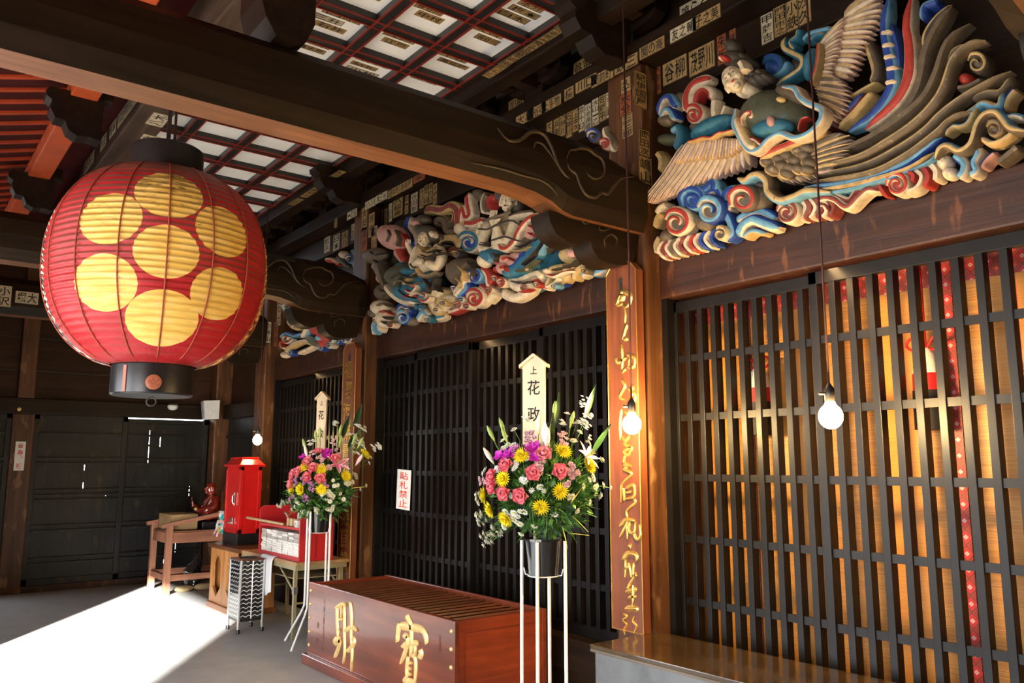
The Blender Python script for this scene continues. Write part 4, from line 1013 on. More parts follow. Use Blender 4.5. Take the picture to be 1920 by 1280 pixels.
# bag of bright charms on the stand's post
m = MB(); t = thing('charm_bundle', 'bundle of colourful paper charms hanging from the near arm of the statue stand', 'charms', (3.36, 10.06, .9))
cols = [(.8, .8, .82), (.0, .42, .45), (.75, .35, .55), (.75, .6, .15), (.35, .45, .75), (.8, .45, .2)]
mats = [paint('charm_%s' % n, c, .6, .3, .1) for n, c in zip(('white', 'teal', 'pink', 'yellow', 'blue', 'orange'), cols)]
m.tube([(3.36, 10.165, .925), (3.36, 10.12, .93), (3.36, 10.06, .88)], .008, mats[0], 6); m.ball((3.36, 10.05, .89), (.045, .035, .05), mats[0], 12, 8)
r2 = random.Random(5)
m.build('cord', t)
for k2 in range(70):
    a = r2.uniform(0, 2*pi); z = r2.uniform(.76, .97); rr = .05+.075*(.97-z)/.2
    m = MB(); mt = mats[1] if z > .92 else (mats[0] if r2.random() < .45 else r2.choice(mats))
    c = Vector((3.36+rr*cos(a)*.7, 10.035+rr*sin(a)*.8, z-.07)); u = Vector((-sin(a), cos(a), 0)); n = Vector((cos(a), sin(a), 0))
    m.prism([c-u*.012, c+u*.012, c+u*.014+Vector((0, 0, -.045))+n*.012, c-u*.010+Vector((0, 0, -.05))+n*.012], n*.003, mt); m.build('charm', t)
# sack wrapped in black plastic below the stand
M_BAG = paint('black_plastic', (.012, .013, .015), .12, .6, .2, 9, coat=.6)
M_SACK = paint('straw_sack', (.42, .32, .17), .8, .2, .2, 12)
m = MB(); m.ball((3.16, 10.42, .16), (.10, .12, .16), M_BAG, 18, 12); m.ball((3.20, 10.42, .30), (.07, .07, .075), M_BAG, 16, 10); m.ball((3.10, 10.38, .22), (.07, .05, .05), M_BAG); m.tube([(3.10, 10.42, .24), (3.24, 10.40, .16)], [.05, .03], M_BAG, 9)
o = m.build('plastic_wrapping', None, smooth=True, remesh=.012)
dm = o.modifiers.new('crumple', 'DISPLACE'); tx = bpy.data.textures.new('crumple', 'CLOUDS'); tx.noise_scale = .06; dm.texture = tx; dm.strength = .045
tag(o, 'lump wrapped in glossy black plastic on the floor under the statue stand', 'bag')
m = MB(); m.ball((3.03, 10.30, .035), (.12, .07, .04), M_SACK, 16, 9); m.ball((3.25, 10.27, .04), (.11, .07, .042), M_SACK, 16, 9)
tag(m.build('straw_cushion', smooth=True), 'straw coloured sack lying on the floor beside the black bag', 'sack')

# ------------------------------------------------------------------ speaker, dome camera, pasted notices
sp = thing('loudspeaker', 'white box loudspeaker mounted high on the corner pillar', 'speaker', (3.5, 11.15, 2.2))
M_SPK = paint('white_plastic', (.88, .87, .83), .4, .4, .05)
m = MB(); f = [(3.36, 10.96, 2.07), (3.38, 11.10, 2.07), (3.38, 11.10, 2.31), (3.35, 10.94, 2.31)]
m.prism([(3.34, 10.95, 2.32), (3.55, 10.95, 2.335), (3.55, 10.95, 2.09), (3.37, 10.95, 2.075)], (.02, .16, 0), M_SPK); m.build('housing', sp)
m = MB(); q0, q1 = Vector((3.336, 10.962, 2.31)), Vector((3.366, 10.962, 2.085))
m.prism([q0, q1, q1+Vector((.017, .136, 0)), q0+Vector((.017, .136, 0))], (-.006, 0, -.001), paint('speaker_grille', (.5, .5, .48), .6, .3, .1, 300)); m.build('grille', sp)
m = MB(); m.box(3.44, 3.52, 11.08, 11.16, 2.16, 2.24, M_IRON); m.build('bracket', sp)
dc = thing('dome_camera', 'small white dome camera under the lantern on the far lintel', 'camera', (3.04, 11.27, 2.2))
m = MB(); m.box(2.99, 3.09, 11.23, 11.31, 2.262, 2.285, M_IRON); m.build('mount', dc)
m = MB(); m.lathe([(.012, 2.195), (.045, 2.205), (.062, 2.225), (.065, 2.245), (.062, 2.264)], (3.04, 11.265, 0), M_SPK, 20); m.build('dome', dc, smooth=True)
def notice(name, c, u, v, n, w, h, text, ink, label, parent=None):
    t = thing(name, label, 'notice', c); m = MB(); c = Vector(c)
    m.prism([c-u*w/2-v*h/2, c+u*w/2-v*h/2, c+u*w/2+v*h/2, c-u*w/2+v*h/2], n*.002, M_PAPER); m.build('paper', t)
    m = MB(); m.glyphs(text, c, u, v, n, w*.72, h*.92, ink, vertical=True, lift=.003, gap=1.12); m.build('lettering', t)
RINK = paint('vermilion_ink', (.70, .06, .015), .6, .3, .1)
tl = radians(2.5); uu = Vector((0, -cos(tl), -sin(tl))); vv = Vector((0, -sin(tl), cos(tl)))
notice('paper_notice', (3.699, 6.345, 1.275), uu, vv, NX, .235, .345, '貼札禁止', RINK, 'white paper sign with large red characters on the centre lattice')
tl = radians(-1); notice('paper_notice', (1.345, 11.287, 1.59), Vector((1, 0, 0)), Vector((0, 0, 1)), NY, .105, .34, '金寿御祓', RINK, 'narrow pale slip with red writing on the pillar left of the black doors')

# ------------------------------------------------------------------ bamboo blinds and tassels behind the lattice
def bamboo():
    m, nt, b = newmat('bamboo_screen'); N, L = nt.nodes.new, nt.links.new
    tc = N('ShaderNodeTexCoord'); sx = N('ShaderNodeSeparateXYZ'); L(tc.outputs['Object'], sx.inputs[0])
    n = noise_tex(nt, coords(nt, (1, .7, 130)), 3, 3, .5)
    r = ramp(nt, [(.3, (.32, .115, .012)), (.7, (.66, .29, .04))]); L(n.outputs[0], r.inputs[0])
    y = N('ShaderNodeMath'); y.operation = 'MULTIPLY'; y.inputs[1].default_value = 1/.115; L(sx.outputs['Y'], y.inputs[0])
    f = N('ShaderNodeMath'); f.operation = 'FRACT'; L(y.outputs[0], f.inputs[0])
    g = N('ShaderNodeMath'); g.operation = 'LESS_THAN'; g.inputs[1].default_value = .025; L(f.outputs[0], g.inputs[0])
    mx = N('ShaderNodeMixRGB'); mx.inputs[2].default_value = (.50, .04, .01, 1); L(g.outputs[0], mx.inputs[0]); L(r.outputs[0], mx.inputs[1]); L(mx.outputs[0], b.inputs['Base Color'])
    b.inputs['Roughness'].default_value = .4; bump(nt, b, n.outputs[0], .3, .004)
    return m
def brocade():
    m, nt, b = newmat('red_brocade'); N, L = nt.nodes.new, nt.links.new
    tc = N('ShaderNodeTexCoord'); sx = N('ShaderNodeSeparateXYZ'); L(tc.outputs['Object'], sx.inputs[0])
    def frac(o, s):
        a = N('ShaderNodeMath'); a.operation = 'MULTIPLY'; a.inputs[1].default_value = 1/s; L(o, a.inputs[0])
        f = N('ShaderNodeMath'); f.operation = 'FRACT'; L(a.outputs[0], f.inputs[0])
        c = N('ShaderNodeMath'); c.operation = 'SUBTRACT'; c.inputs[1].default_value = .5; L(f.outputs[0], c.inputs[0])
        d = N('ShaderNodeMath'); d.operation = 'ABSOLUTE'; L(c.outputs[0], d.inputs[0]); return d.outputs[0], a.outputs[0]
    fy, ay = frac(sx.outputs['Y'], .075); fz, az = frac(sx.outputs['Z'], .075)
    s = N('ShaderNodeMath'); s.operation = 'ADD'; L(fy, s.inputs[0]); L(fz, s.inputs[1])
    base = ramp(nt, [(.0, (.50, .26, .26)), (.07, (.60, .36, .34)), (.16, (.44, .010, .008)), (.34, (.48, .014, .008)), (.42, (.10, .03, .010)), (.52, (.40, .012, .008)), (.64, (.12, .04, .012)), (.74, (.50, .016, .010)), (.92, (.60, .24, .03))])
    base.color_ramp.interpolation = 'CONSTANT'; L(s.outputs[0], base.inputs[0])
    L(base.outputs[0], b.inputs['Base Color']); b.inputs['Roughness'].default_value = .5; b.inputs['Sheen Weight'].default_value = .2
    return m
M_BAMB, M_BROC = bamboo(), brocade()
BX = 4.05
edges = [.62, 1.19, 1.755, 2.33, 2.92, 3.50, 4.29, 5.0, 5.7, 6.4, 7.06, 7.8, 8.6, 9.4]
where = ['rightmost in view behind the right lattice', 'second from the right edge behind the right lattice', 'third from the right edge behind the right lattice', 'fourth from the right edge, by the gilt board', 'hidden mostly by the pillar with the gilt board', 'behind the near flower stand', 'behind the middle of the centre lattice', 'behind the left half of the centre lattice', 'behind the red-lettered paper sign', 'behind the second pillar', 'right one behind the far lattice', 'middle one behind the far lattice', 'left one behind the far lattice']
for (a, b2), wh in zip(zip(edges[:-1], edges[1:]), where):
    t = thing('bamboo_blind', 'amber bamboo blind edged in red brocade, '+wh, 'blind', (BX, (a+b2)/2, .45), 'bamboo blinds behind the lattice')
    m = MB(); m.box(BX, BX+.01, a, b2-.002, .36, 2.60, M_BAMB); m.build('screen', t)
    m = MB(); m.box(BX-.006, BX+.001, a, b2-.002, 2.365, 2.62, M_BROC); m.build('brocade_band', t)
    m = MB(); m.box(BX-.006, BX+.001, a-.0, a+.06, .36, 2.366, M_BROC); m.build('brocade_band', t)
m = MB(); m.box(3.93, 4.10, .5, 9.5, 2.60, 3.78, M_DARK); struct('trim_3', m)
M_TW, M_TR, M_TB = paint('white_silk', (.72, .66, .58), .7, .2, .1, 40), paint('red_silk', (.55, .01, .012), .6, .3, .1, 40), paint('black_silk', (.012, .010, .012), .6, .3, .1, 40)
for i, (y, wh) in enumerate(((1.88, 'behind the right lattice, right of the bulb'), (2.84, 'behind the right lattice, left of the bulb'), (4.08, 'at the right end of the centre lattice'), (4.6, 'right of the flower sign behind the centre lattice'), (5.28, 'left of the near flower sign behind the centre lattice'), (5.9, 'behind the left half of the centre lattice'), (7.0, 'at the left end of the centre lattice'), (8.4, 'behind the far lattice'))):
    t = thing('tassel', 'white, red and black silk tassel '+wh, 'tassel', (3.98, y, 1.9), 'silk tassels hanging behind the lattice')
    w = .064; X = 3.945; y *= .986
    m = MB(); m.lathe([(.02, 2.05), (w*.75, 2.01), (w, 1.925), (w*.98, 1.925)], (X, y, 0), M_TW, 18); m.build('white_tier', t, smooth=50)
    m = MB(); m.lathe([(w*1.05, 1.845), (w*1.04, 1.925), (w*.9, 1.93)], (X, y, 0), M_TR, 18); m.build('red_tier', t, smooth=50)
    m = MB(); m.lathe([(w*1.12, 1.66), (w*1.1, 1.845), (w*.9, 1.85)], (X, y, 0), M_TB, 18); m.build('black_tier', t, smooth=50)
    m = MB(); m.tube([(X, y, 2.02), (X, y, 2.602)], .008, M_TR, 7)
    for s in (-1, 1): m.tube(smooth_path([(X, y, 2.04), (X-.01, y+s*.05, 2.10), (X-.01, y+s*.085, 2.07), (X-.01, y+s*.05, 2.04), (X, y, 2.05)]), .007, M_TR, 6)
    m.build('cord', t, smooth=True)


# ================================================================== flower stands
def petal(m, base, dirv, nrm, L, wd, mat, cup=.3, curl=.2, tip=.6, nu=4, nv=5):
    """one petal: grows from base along dirv, its face turned to nrm"""
    d, n = Vector(dirv).normalized(), Vector(nrm).normalized(); s = d.cross(n).normalized(); n = s.cross(d)
    vs = []
    for j in range(nv+1):
        v = j/nv; wv = wd*sin(pi*min(1, .12+v*tip*1.12))**.8 if v < 1 else wd*.10
        for i in range(nu+1):
            u = -1+2*i/nu
            vs.append(base+d*L*v+s*u*wv/2+n*(cup*wd*u*u+curl*L*v*v))
    m.add(vs, [(j*(nu+1)+i, j*(nu+1)+i+1, (j+1)*(nu+1)+i+1, (j+1)*(nu+1)+i) for j in range(nv) for i in range(nu)], mat)
ZV = Vector((0, 0, 1))
def dirz(a, el): return Vector((cos(a)*cos(el), sin(a)*cos(el), sin(el)))
M_ROSE = paint('rose_pink', (.86, .22, .27), .5, .3, .12, 60); M_ROSE2 = paint('rose_cream_pink', (.85, .30, .33), .5, .3, .15, 60)
M_YEL = paint('chrysanthemum_yellow', (.90, .74, .02), .5, .3, .1, 60); M_YEL2 = paint('yellow_centre', (.70, .50, .03), .6, .3, .1, 60)
M_WHT = paint('petal_white', (.86, .85, .78), .5, .3, .06, 60); M_CEN = paint('green_yellow_centre', (.55, .55, .12), .6, .3, .1, 60)
M_LILY = paint('lily_pink', (.78, .16, .36), .45, .3, .2, 30); M_LILYW = paint('lily_pale', (.88, .62, .66), .45, .3, .1, 30)
M_ORCH = paint('orchid_magenta', (.48, .02, .36), .45, .3, .15, 40); M_STOCK = paint('stock_pale_pink', (.84, .56, .58), .5, .3, .12, 40); M_STOCK2 = paint('sweet_pea_mauve', (.66, .30, .55), .5, .3, .15, 40)
M_BUDG = paint('bud_green', (.36, .48, .12), .45, .35, .12, 30); M_LEAF = paint('leaf_green', (.045, .13, .022), .45, .4, .35, 20); M_LEAF2 = paint('leaf_light_green', (.10, .24, .035), .45, .4, .3, 20); M_LEAFD = paint('leaf_dark_green', (.02, .055, .02), .4, .4, .3, 20)
M_STEM = paint('stem_green', (.08, .2, .04), .5, .3, .2, 20); M_BLADE = paint('yellow_blade', (.62, .52, .08), .5, .3, .2, 20)
def proto_rose(mat):
    m = MB()
    for k, (n, el, L, wd, r) in enumerate(((3, 80, .026, .026, .003), (4, 70, .032, .034, .008), (5, 52, .036, .042, .012), (5, 28, .036, .046, .014))):
        for i in range(n):
            a = 2*pi*i/n+k*.7; e = radians(el)
            petal(m, Vector((cos(a)*r, sin(a)*r, 0)), dirz(a, e), ZV*cos(e)*1.0-Vector((cos(a), sin(a), 0))*sin(e), L, wd, mat, cup=.28, curl=-.25 if k > 1 else .12, tip=.7)
    m.lathe([(.004, -.02), (.012, -.008), (.014, .004)], (0, 0, 0), M_STEM, 10); return m
def proto_mum():
    m = MB()
    for k, (n, el, L, wd) in enumerate(((20, 4, .040, .0085), (18, 20, .036, .0085), (14, 42, .028, .008), (10, 64, .018, .007))):
        for i in range(n):
            a = 2*pi*i/n+k*.16; petal(m, Vector((0, 0, .002*k)), dirz(a, radians(el)), ZV, L, wd, M_YEL, cup=.3, curl=.12, tip=.8, nu=2, nv=3)
    m.ball((0, 0, .008), (.008, .008, .006), M_YEL2, 10, 6); m.lathe([(.004, -.015), (.012, -.002)], (0, 0, 0), M_STEM, 8); return m
def proto_daisy():
    m = MB()
    for k, (n, el, L) in enumerate(((10, 8, .0125), (8, 38, .009))):
        for i in range(n): petal(m, Vector((0, 0, .001*k)), dirz(2*pi*i/n+k*.3, radians(el)), ZV, L, .0062, M_WHT, cup=.2, curl=.05, tip=.8, nu=2, nv=2)
    m.ball((0, 0, .004), (.004, .004, .003), M_CEN, 8, 5); m.tube([(0, 0, 0), (.002, 0, -.05)], .001, M_STEM, 4); return m
def proto_lily():
    m = MB()
    for k in range(2):
        for i in range(3):
            a = 2*pi*i/3+k*pi/3
            petal(m, Vector((0, 0, -.02)), dirz(a, radians(42)), ZV, .085, .030-.006*k, M_LILYW, cup=.18, curl=-.42, tip=.75)
            petal(m, Vector((0, 0, -.0185)), dirz(a, radians(42)), ZV, .070, .015, M_LILY, cup=.10, curl=-.35, tip=.8, nu=2)
    for i in range(6):
        a = i*pi/3+.3; m.tube([(0, 0, -.01), (.012*cos(a), .012*sin(a), .04)], .0012, M_BUDG, 4); m.ball((.012*cos(a), .012*sin(a), .042), (.004, .002, .002), paint('anther', (.35, .12, .03)), 6, 4)
    return m
def proto_bud(mat, L=.075, r=.012):
    m = MB(); m.lathe([(.003, -.02), (r*.6, 0), (r, L*.35), (r*.85, L*.65), (r*.35, L*.92), (.001, L)], (0, 0, 0), mat, 9); m.tube([(0, 0, -.09), (.004, 0, -.05), (0, 0, 0)], .0025, M_STEM, 5); return m
def proto_orchid():
    m = MB()
    for i in range(5): petal(m, Vector((0, 0, 0)), dirz(2*pi*i/5+.3, radians(18)), ZV, .040, .036 if i in (1, 4) else .024, M_ORCH, cup=.1, curl=.1, tip=.75)
    petal(m, Vector((0, 0, .003)), dirz(-pi/2, radians(-15)), ZV, .028, .022, paint('orchid_lip', (.30, .01, .24)), cup=-.4, curl=-.2); return m
def proto_floret(mat):
    m = MB()
    for k, (n, el, L, wd) in enumerate(((5, 15, .018, .017), (4, 50, .014, .014))):
        for i in range(n): petal(m, Vector((0, 0, 0)), dirz(2*pi*i/n+k, radians(el)), ZV, L, wd, mat, cup=.35, curl=.15, tip=.75, nu=3, nv=3)
    return m
def proto_leaf(mat, L=.16, wd=.032):
    m = MB(); petal(m, Vector((0, 0, 0)), (0, 0, 1), (0, -1, 0), L, wd, mat, cup=.25, curl=.08, tip=.85, nu=2, nv=6); return m
FPROTO = {}
def flower(kind, parent, p, n, scale=1.0, spin=None, label=None):
    names = {'rose': ('rose', lambda: proto_rose(M_ROSE)), 'roselight': ('rose', lambda: proto_rose(M_ROSE2)), 'mum': ('chrysanthemum', proto_mum), 'daisy': ('white_daisy', proto_daisy), 'lily': ('lily', proto_lily),
             'budg': ('lily_bud', lambda: proto_bud(M_BUDG)), 'budp': ('lily_bud', lambda: proto_bud(M_LILYW, .09, .015)), 'budw': ('lily_bud', lambda: proto_bud(paint('bud_cream', (.80, .78, .62)), .085, .014)), 'orchid': ('orchid', proto_orchid),
             'stock': ('stock_floret', lambda: proto_floret(M_STOCK)), 'mauve': ('sweet_pea', lambda: proto_floret(M_STOCK2)), 'cream': ('stock_floret', lambda: proto_floret(M_WHT)),
             'leafd': ('broad_leaf', lambda: proto_leaf(M_LEAFD, .19, .045)), 'blade': ('yellow_blade', lambda: proto_leaf(M_BLADE, .11, .008))}
    nm, fn = names[kind]
    if kind not in FPROTO:
        o = fn().build(nm, None, smooth=True); FPROTO[kind] = o
    else:
        o = FPROTO[kind].copy(); COL.objects.link(o)
    o.parent = parent
    n = Vector(n).normalized(); q = ZV.rotation_difference(n) if n.z > -.999 else Matrix.Rotation(pi, 3, 'X').to_quaternion()
    R = q.to_matrix() @ Matrix.Rotation(spin if spin is not None else rng.uniform(0, 2*pi), 3, 'Z')
    M4 = R.to_4x4() @ Matrix.Scale(scale, 4); M4.translation = Vector(p)-parent_loc(parent)
    o.matrix_local = M4
    return o
def flower_stand(label, cx, cy, leg_ang, lists, cr, sc, zdome, sign_px, signlab):
    rng.seed(int(cx*100))
    t = thing('flower_stand', label, 'flower stand', (cx, cy, 0))
    M_WM = paint('white_enamel', (.80, .79, .75), .3, .5, .05)
    r = .118
    for k in range(4):
        a = radians(leg_ang+90*k); d = Vector((cos(a), sin(a), 0)); c = Vector((cx, cy, 0))
        m = MB(); m.tube([c+d*r+ZV*1.10, c+d*r+ZV*.32, c+d*(r+.03)+ZV*.26, c+d*(r+.19)+ZV*.012], .0095, M_WM, 10)
        lg = m.build('leg', t, smooth=50)
        m = MB(); m.tube([c+d*r+ZV*.957, c+d*(r-.012)+ZV*.957, c+d*(r-.02)+ZV*.925, c+d*(r-.04)+ZV*.922], .0035, M_WM, 6); m.build('hook', lg, smooth=True)
    m = MB(); m.tube([(cx+.08*cos(2*pi*i/32), cy+.08*sin(2*pi*i/32), .922) for i in range(33)], .0035, M_WM, 6); m.build('ring', t, smooth=True)
    m = MB(); M_POT = paint('pot_black_gloss', (.012, .012, .013), .08, .6, .1, 6, coat=.6)
    m.lathe([(.078, .926), (.094, 1.10), (.098, 1.10), (.098, 1.112), (.09, 1.112), (.086, 1.06)], (cx, cy, 0), M_POT, 36); m.build('pot', t, smooth=40)
    # flowers are set on a dome that faces the porch
    O = Vector((cx, cy, zdome)); dep0 = (Vector((cx, cy, EYE))-EYEV).dot(FW)
    def place(x, y, back=0):
        px, py = cr(x, y); r_ = ray(px, py)/FPX
        c = r_*dep0+EYEV; off = c-O; rr = sqrt((off.dot(RT)/.30)**2+(off.dot(UP)/.34)**2)
        bul = .23*sqrt(max(0, 1-min(1, rr)**2))-back
        p = r_*(dep0-bul)+EYEV
        n = (off*1.2-FW*(.10+bul*1.2)+ZV*.05)
        return p, n
    for kind, sc2, pts in lists['flowers']:
        for x, y in pts:
            p, n = place(x, y)
            if kind.startswith('bud'): n = (p-O)*1.0+ZV*.28-FW*.05
            flower(kind, t, p, n, sc2*sc)
    for x, y, nx, ny in lists['leaves']:
        p, n = place(x, y, .1); flower('leafd', t, p, RT*nx+UP*ny-FW*.1, sc*1.0, 0)
    for x, y, nx, ny in lists['blades']:
        p, n = place(x, y); flower('blade', t, p, RT*nx+UP*ny-FW*.2, sc, 0)
    for kind, x, y, rad, n_ in lists['spikes']:
        for i in range(n_):
            a = rng.uniform(0, 2*pi); q = rad*sqrt(rng.random()); p, n = place(x+q*cos(a)*.7, y+q*sin(a)); flower(kind, t, p+Vector((rng.uniform(-.01, .01),)*3), n+Vector([rng.uniform(-.15, .15) for _ in range(3)]), sc*rng.uniform(.8, 1.1)*(.6 if kind == 'cream' else 1))
    cnt = 0; extra = MB()
    dz = proto_daisy(); 
    for x, y, rad, n_ in lists['daisies']:
        for i in range(n_):
            a = rng.uniform(0, 2*pi); q = rad*sqrt(rng.random()); p, n = place(x+q*cos(a), y+q*sin(a), .01)
            n = n+Vector([rng.uniform(-.1, .1) for _ in range(3)])
            cnt += 1
            if cnt <= 100: flower('daisy', t, p, n, sc*rng.uniform(1.3, 1.75))
            else:
                R = ZV.rotation_difference(n.normalized()).to_matrix()
                extra.add([p+(R @ v)*sc*1.5 for v in dz.v], [f for f, k in zip(dz.f, dz.m) if dz.mats[k] == M_WHT], M_WHT)
    if extra.v: extra.build('white_daisies', t, kind='stuff')
    # leaves filling the arrangement
    fo = MB(); rg = random.Random(11+int(cx*10))
    for i in range(2600):
        u, v = rg.uniform(-1, 1), rg.uniform(-1, 1); w = rg.uniform(-1, 1)
        if u*u+v*v+w*w > 1: continue
        low = v < 0
        p = O+RT*u*lists['ext'][0]*(1-.25*max(0, v))+UP*(v*lists['ext'][1]+lists['ext'][2])-FW*w*.2*sqrt(max(.05, 1-u*u))
        d = (p-O+ZV*.12+Vector([rg.uniform(-.12, .12) for _ in range(3)])).normalized()
        if rg.random() < .45: petal(fo, p, d, -FW+Vector([rg.uniform(-.8, .8) for _ in range(3)]), rg.uniform(.06, .11), rg.uniform(.005, .008), rg.choice([M_LEAF, M_LEAF2]), nu=2, nv=2)
        else: petal(fo, p, (d+Vector([rg.uniform(-.7, .7) for _ in range(3)])), -FW+Vector([rg.uniform(-.7, .7) for _ in range(3)]), rg.uniform(.04, .075), rg.uniform(.018, .036), rg.choice([M_LEAF, M_LEAF, M_LEAFD, M_LEAF2]), cup=.2, curl=.15, nu=2, nv=3)
    for i in range(26):
        a = rg.uniform(0, 2*pi); e = rg.uniform(.2, 1.3); q = Vector((cos(a)*cos(e), sin(a)*cos(e), sin(e)))
        c = Vector((cx, cy, 1.09)); fo.tube([c+q*.03, c+q*.14+ZV*.03, O+Vector((q.x*.22, q.y*.22, q.z*.22+.02))], .0022, M_STEM, 5)
    fo.build('foliage', t, kind='stuff')
    # name board with its little roof
    x, y, zt, zb, wd = sign_px
    n = Vector((-.85, -.527, 0)); u = Vector((-n.y, n.x, 0)); c = Vector((x, y, 0))
    M_SIGN = wood('sign_wood', (.74, .57, .36), (.82, .68, .47), 'z', 1, rough=.5)
    m = MB(); P = lambda a, z, d=0: c+u*a+ZV*z+n*d
    m.prism([P(-wd/2, zb), P(wd/2*.94, zb), P(wd/2, zt-.05), P(0, zt-.008), P(-wd/2, zt-.05)], n*-.02, M_SIGN)
    sb = m.build('name_board', t); plabel(sb, signlab)
    m = MB(); m.prism([P(-wd/2-.016, zt-.072, .012), P(0, zt-.01, .012), P(0, zt+.008, .012), P(-wd/2-.018, zt-.054, .012)], n*-.05, M_SIGN)
    m.prism([P(wd/2+.016, zt-.072, .012), P(0, zt-.01, .012), P(0, zt+.008, .012), P(wd/2+.018, zt-.054, .012)], n*-.05, M_SIGN); m.build('board_roof', sb)
    fs = sc**.8
    for ch, zc, s in (('上', zt-.085*fs, .05), ('花', zt-.18*fs, .095), ('政', zt-.325*fs, .095)):
        m = MB(); m.glyphs(ch, P(0, zc), u, ZV, n, s*wd/.15, s*.95, M_INK, lift=.001); m.build('lettering', sb)
    m = MB(); m.tube([c+ZV*1.02-n*.01, c+ZV*(zb+.1)-n*.028], .008, M_SIGN, 6); m.build('stake', sb)
    return t
RL = dict(
    flowers=[('rose', 1.0, [(265, 572), (168, 655), (172, 722), (250, 765), (363, 782), (455, 628), (635, 618)]), ('roselight', 1.0, [(525, 495)]),
             ('mum', 1.22, [(155, 880), (260, 945), (503, 862), (640, 752), (660, 478), (840, 578), (372, 508), (115, 782), (246, 668)]),
             ('lily', 1.0, [(835, 505)]), ('budp', 1.15, [(545, 430), (530, 395)]), ('budw', 1.0, [(160, 540), (490, 330)]), ('budg', 1.0, [(168, 380), (245, 330), (597, 215), (715, 285), (260, 390)]),
             ('orchid', 1.0, [(265, 505), (300, 490), (215, 510), (425, 458), (455, 445), (462, 515)])],
    leaves=[(590, 300, .1, 1), (810, 230, .25, 1), (860, 480, .5, .9), (570, 450, 0, 1), (510, 1010, 0, -1)],
    blades=[(660, 1010, .3, -1), (700, 1050, 1, 0), (730, 930, .6, -.5), (715, 840, .4, .7)],
    spikes=[('stock', 430, 395, 60, 13), ('stock', 655, 395, 55, 12), ('stock', 735, 625, 60, 14), ('stock', 500, 565, 40, 8), ('stock', 105, 690, 45, 9), ('mauve', 340, 480, 40, 6), ('cream', 825, 250, 60, 24), ('cream', 845, 400, 35, 10), ('cream', 805, 130, 40, 12), ('cream', 400, 255, 35, 10), ('stock', 690, 690, 20, 3)],
    daisies=[(60, 800, 40, 6), (85, 940, 60, 12), (140, 1040, 60, 10), (120, 1095, 50, 8), (300, 910, 50, 8), (240, 1040, 50, 6), (380, 895, 20, 2), (350, 960, 40, 4), (370, 1045, 10, 1), (460, 1000, 10, 1), (495, 715, 15, 2), (525, 745, 8, 1), (500, 625, 8, 1), (600, 915, 8, 1), (710, 780, 20, 3), (755, 895, 8, 1), (800, 710, 8, 1), (850, 670, 30, 4), (885, 715, 20, 3), (940, 715, 8, 1), (990, 725, 8, 1), (915, 790, 15, 3), (848, 835, 8, 1), (930, 540, 15, 2), (275, 430, 50, 10), (320, 325, 8, 1), (740, 405, 15, 2), (785, 290, 60, 12), (690, 210, 6, 1), (660, 270, 20, 3), (380, 680, 20, 4), (110, 620, 20, 3), (325, 580, 25, 4), (255, 650, 12, 2), (410, 520, 6, 1), (440, 750, 10, 1), (290, 780, 15, 2), (200, 600, 20, 3)],
    ext=(.25, .22, -.02))
LL = dict(
    flowers=[('rose', 1.0, [(320, 645), (365, 697), (250, 725), (205, 747), (320, 772), (425, 777), (185, 827), (545, 622)]), ('rose', .8, [(405, 560)]),
             ('mum', 1.22, [(300, 687), (433, 708), (630, 762), (785, 583), (195, 862), (262, 868), (433, 866)]),
             ('lily', 1.15, [(568, 660)]), ('budp', 1.0, [(725, 655)]), ('budw', 1.0, [(310, 590)]), ('budg', 1.0, [(385, 460), (295, 530), (418, 435), (580, 505), (580, 410), (692, 480), (740, 510)]),
             ('orchid', 1.0, [(455, 575), (485, 565), (470, 600), (282, 607)])],
    leaves=[(650, 520, .5, 1), (700, 350, .3, 1), (600, 440, .3, 1), (370, 900, -.3, -1)],
    blades=[(640, 400, .3, 1), (680, 860, 1, .2)],
    spikes=[('mauve', 230, 800, 35, 7), ('mauve', 290, 790, 35, 7), ('mauve', 350, 840, 45, 9), ('mauve', 190, 915, 45, 9), ('mauve', 310, 950, 40, 9), ('stock', 420, 640, 50, 10), ('stock', 555, 590, 45, 9), ('stock', 640, 640, 50, 10), ('stock', 495, 700, 35, 6), ('stock', 530, 490, 30, 5), ('mauve', 465, 825, 35, 6), ('stock', 350, 600, 40, 7)],
    daisies=[(75, 1000, 25, 5), (130, 985, 30, 6), (150, 1080, 20, 3), (200, 990, 50, 10), (300, 1040, 40, 8), (400, 1040, 25, 6), (440, 1120, 25, 7), (500, 1020, 40, 6), (535, 1020, 15, 2), (485, 905, 30, 6), (530, 935, 15, 3), (440, 915, 12, 1), (465, 945, 10, 1), (495, 960, 10, 1), (525, 800, 8, 1), (540, 843, 8, 1), (570, 838, 8, 1), (590, 903, 8, 1), (620, 950, 8, 1), (640, 830, 25, 5), (700, 765, 25, 5), (690, 805, 12, 2), (750, 870, 8, 1), (797, 840, 8, 1), (825, 655, 8, 1), (830, 605, 8, 1), (730, 500, 50, 10), (780, 375, 20, 5), (730, 345, 15, 4), (690, 430, 30, 6), (860, 530, 30, 6), (905, 510, 25, 7), (545, 330, 20, 5), (350, 490, 30, 7), (715, 580, 20, 3), (795, 535, 10, 1)],
    ext=(.26, .24, -.03))
flower_stand('near white flower stand before the offering box, roofed name board rising from its flowers', 2.82, 3.38, 215, RL, crop(880, 720, 3.764), 1.0, 1.38, (2.80, 3.43, 2.09, 1.60, .128), 'pale roofed name board with three black characters')
flower_stand('far white flower stand with pink and yellow flowers beyond the offering box', 3.04, 6.63, 209, LL, crop(505, 720, 4.414), 1.15, 1.30, (3.06, 6.70, 2.125, 1.62, .098), 'pale roofed name board with three black characters')

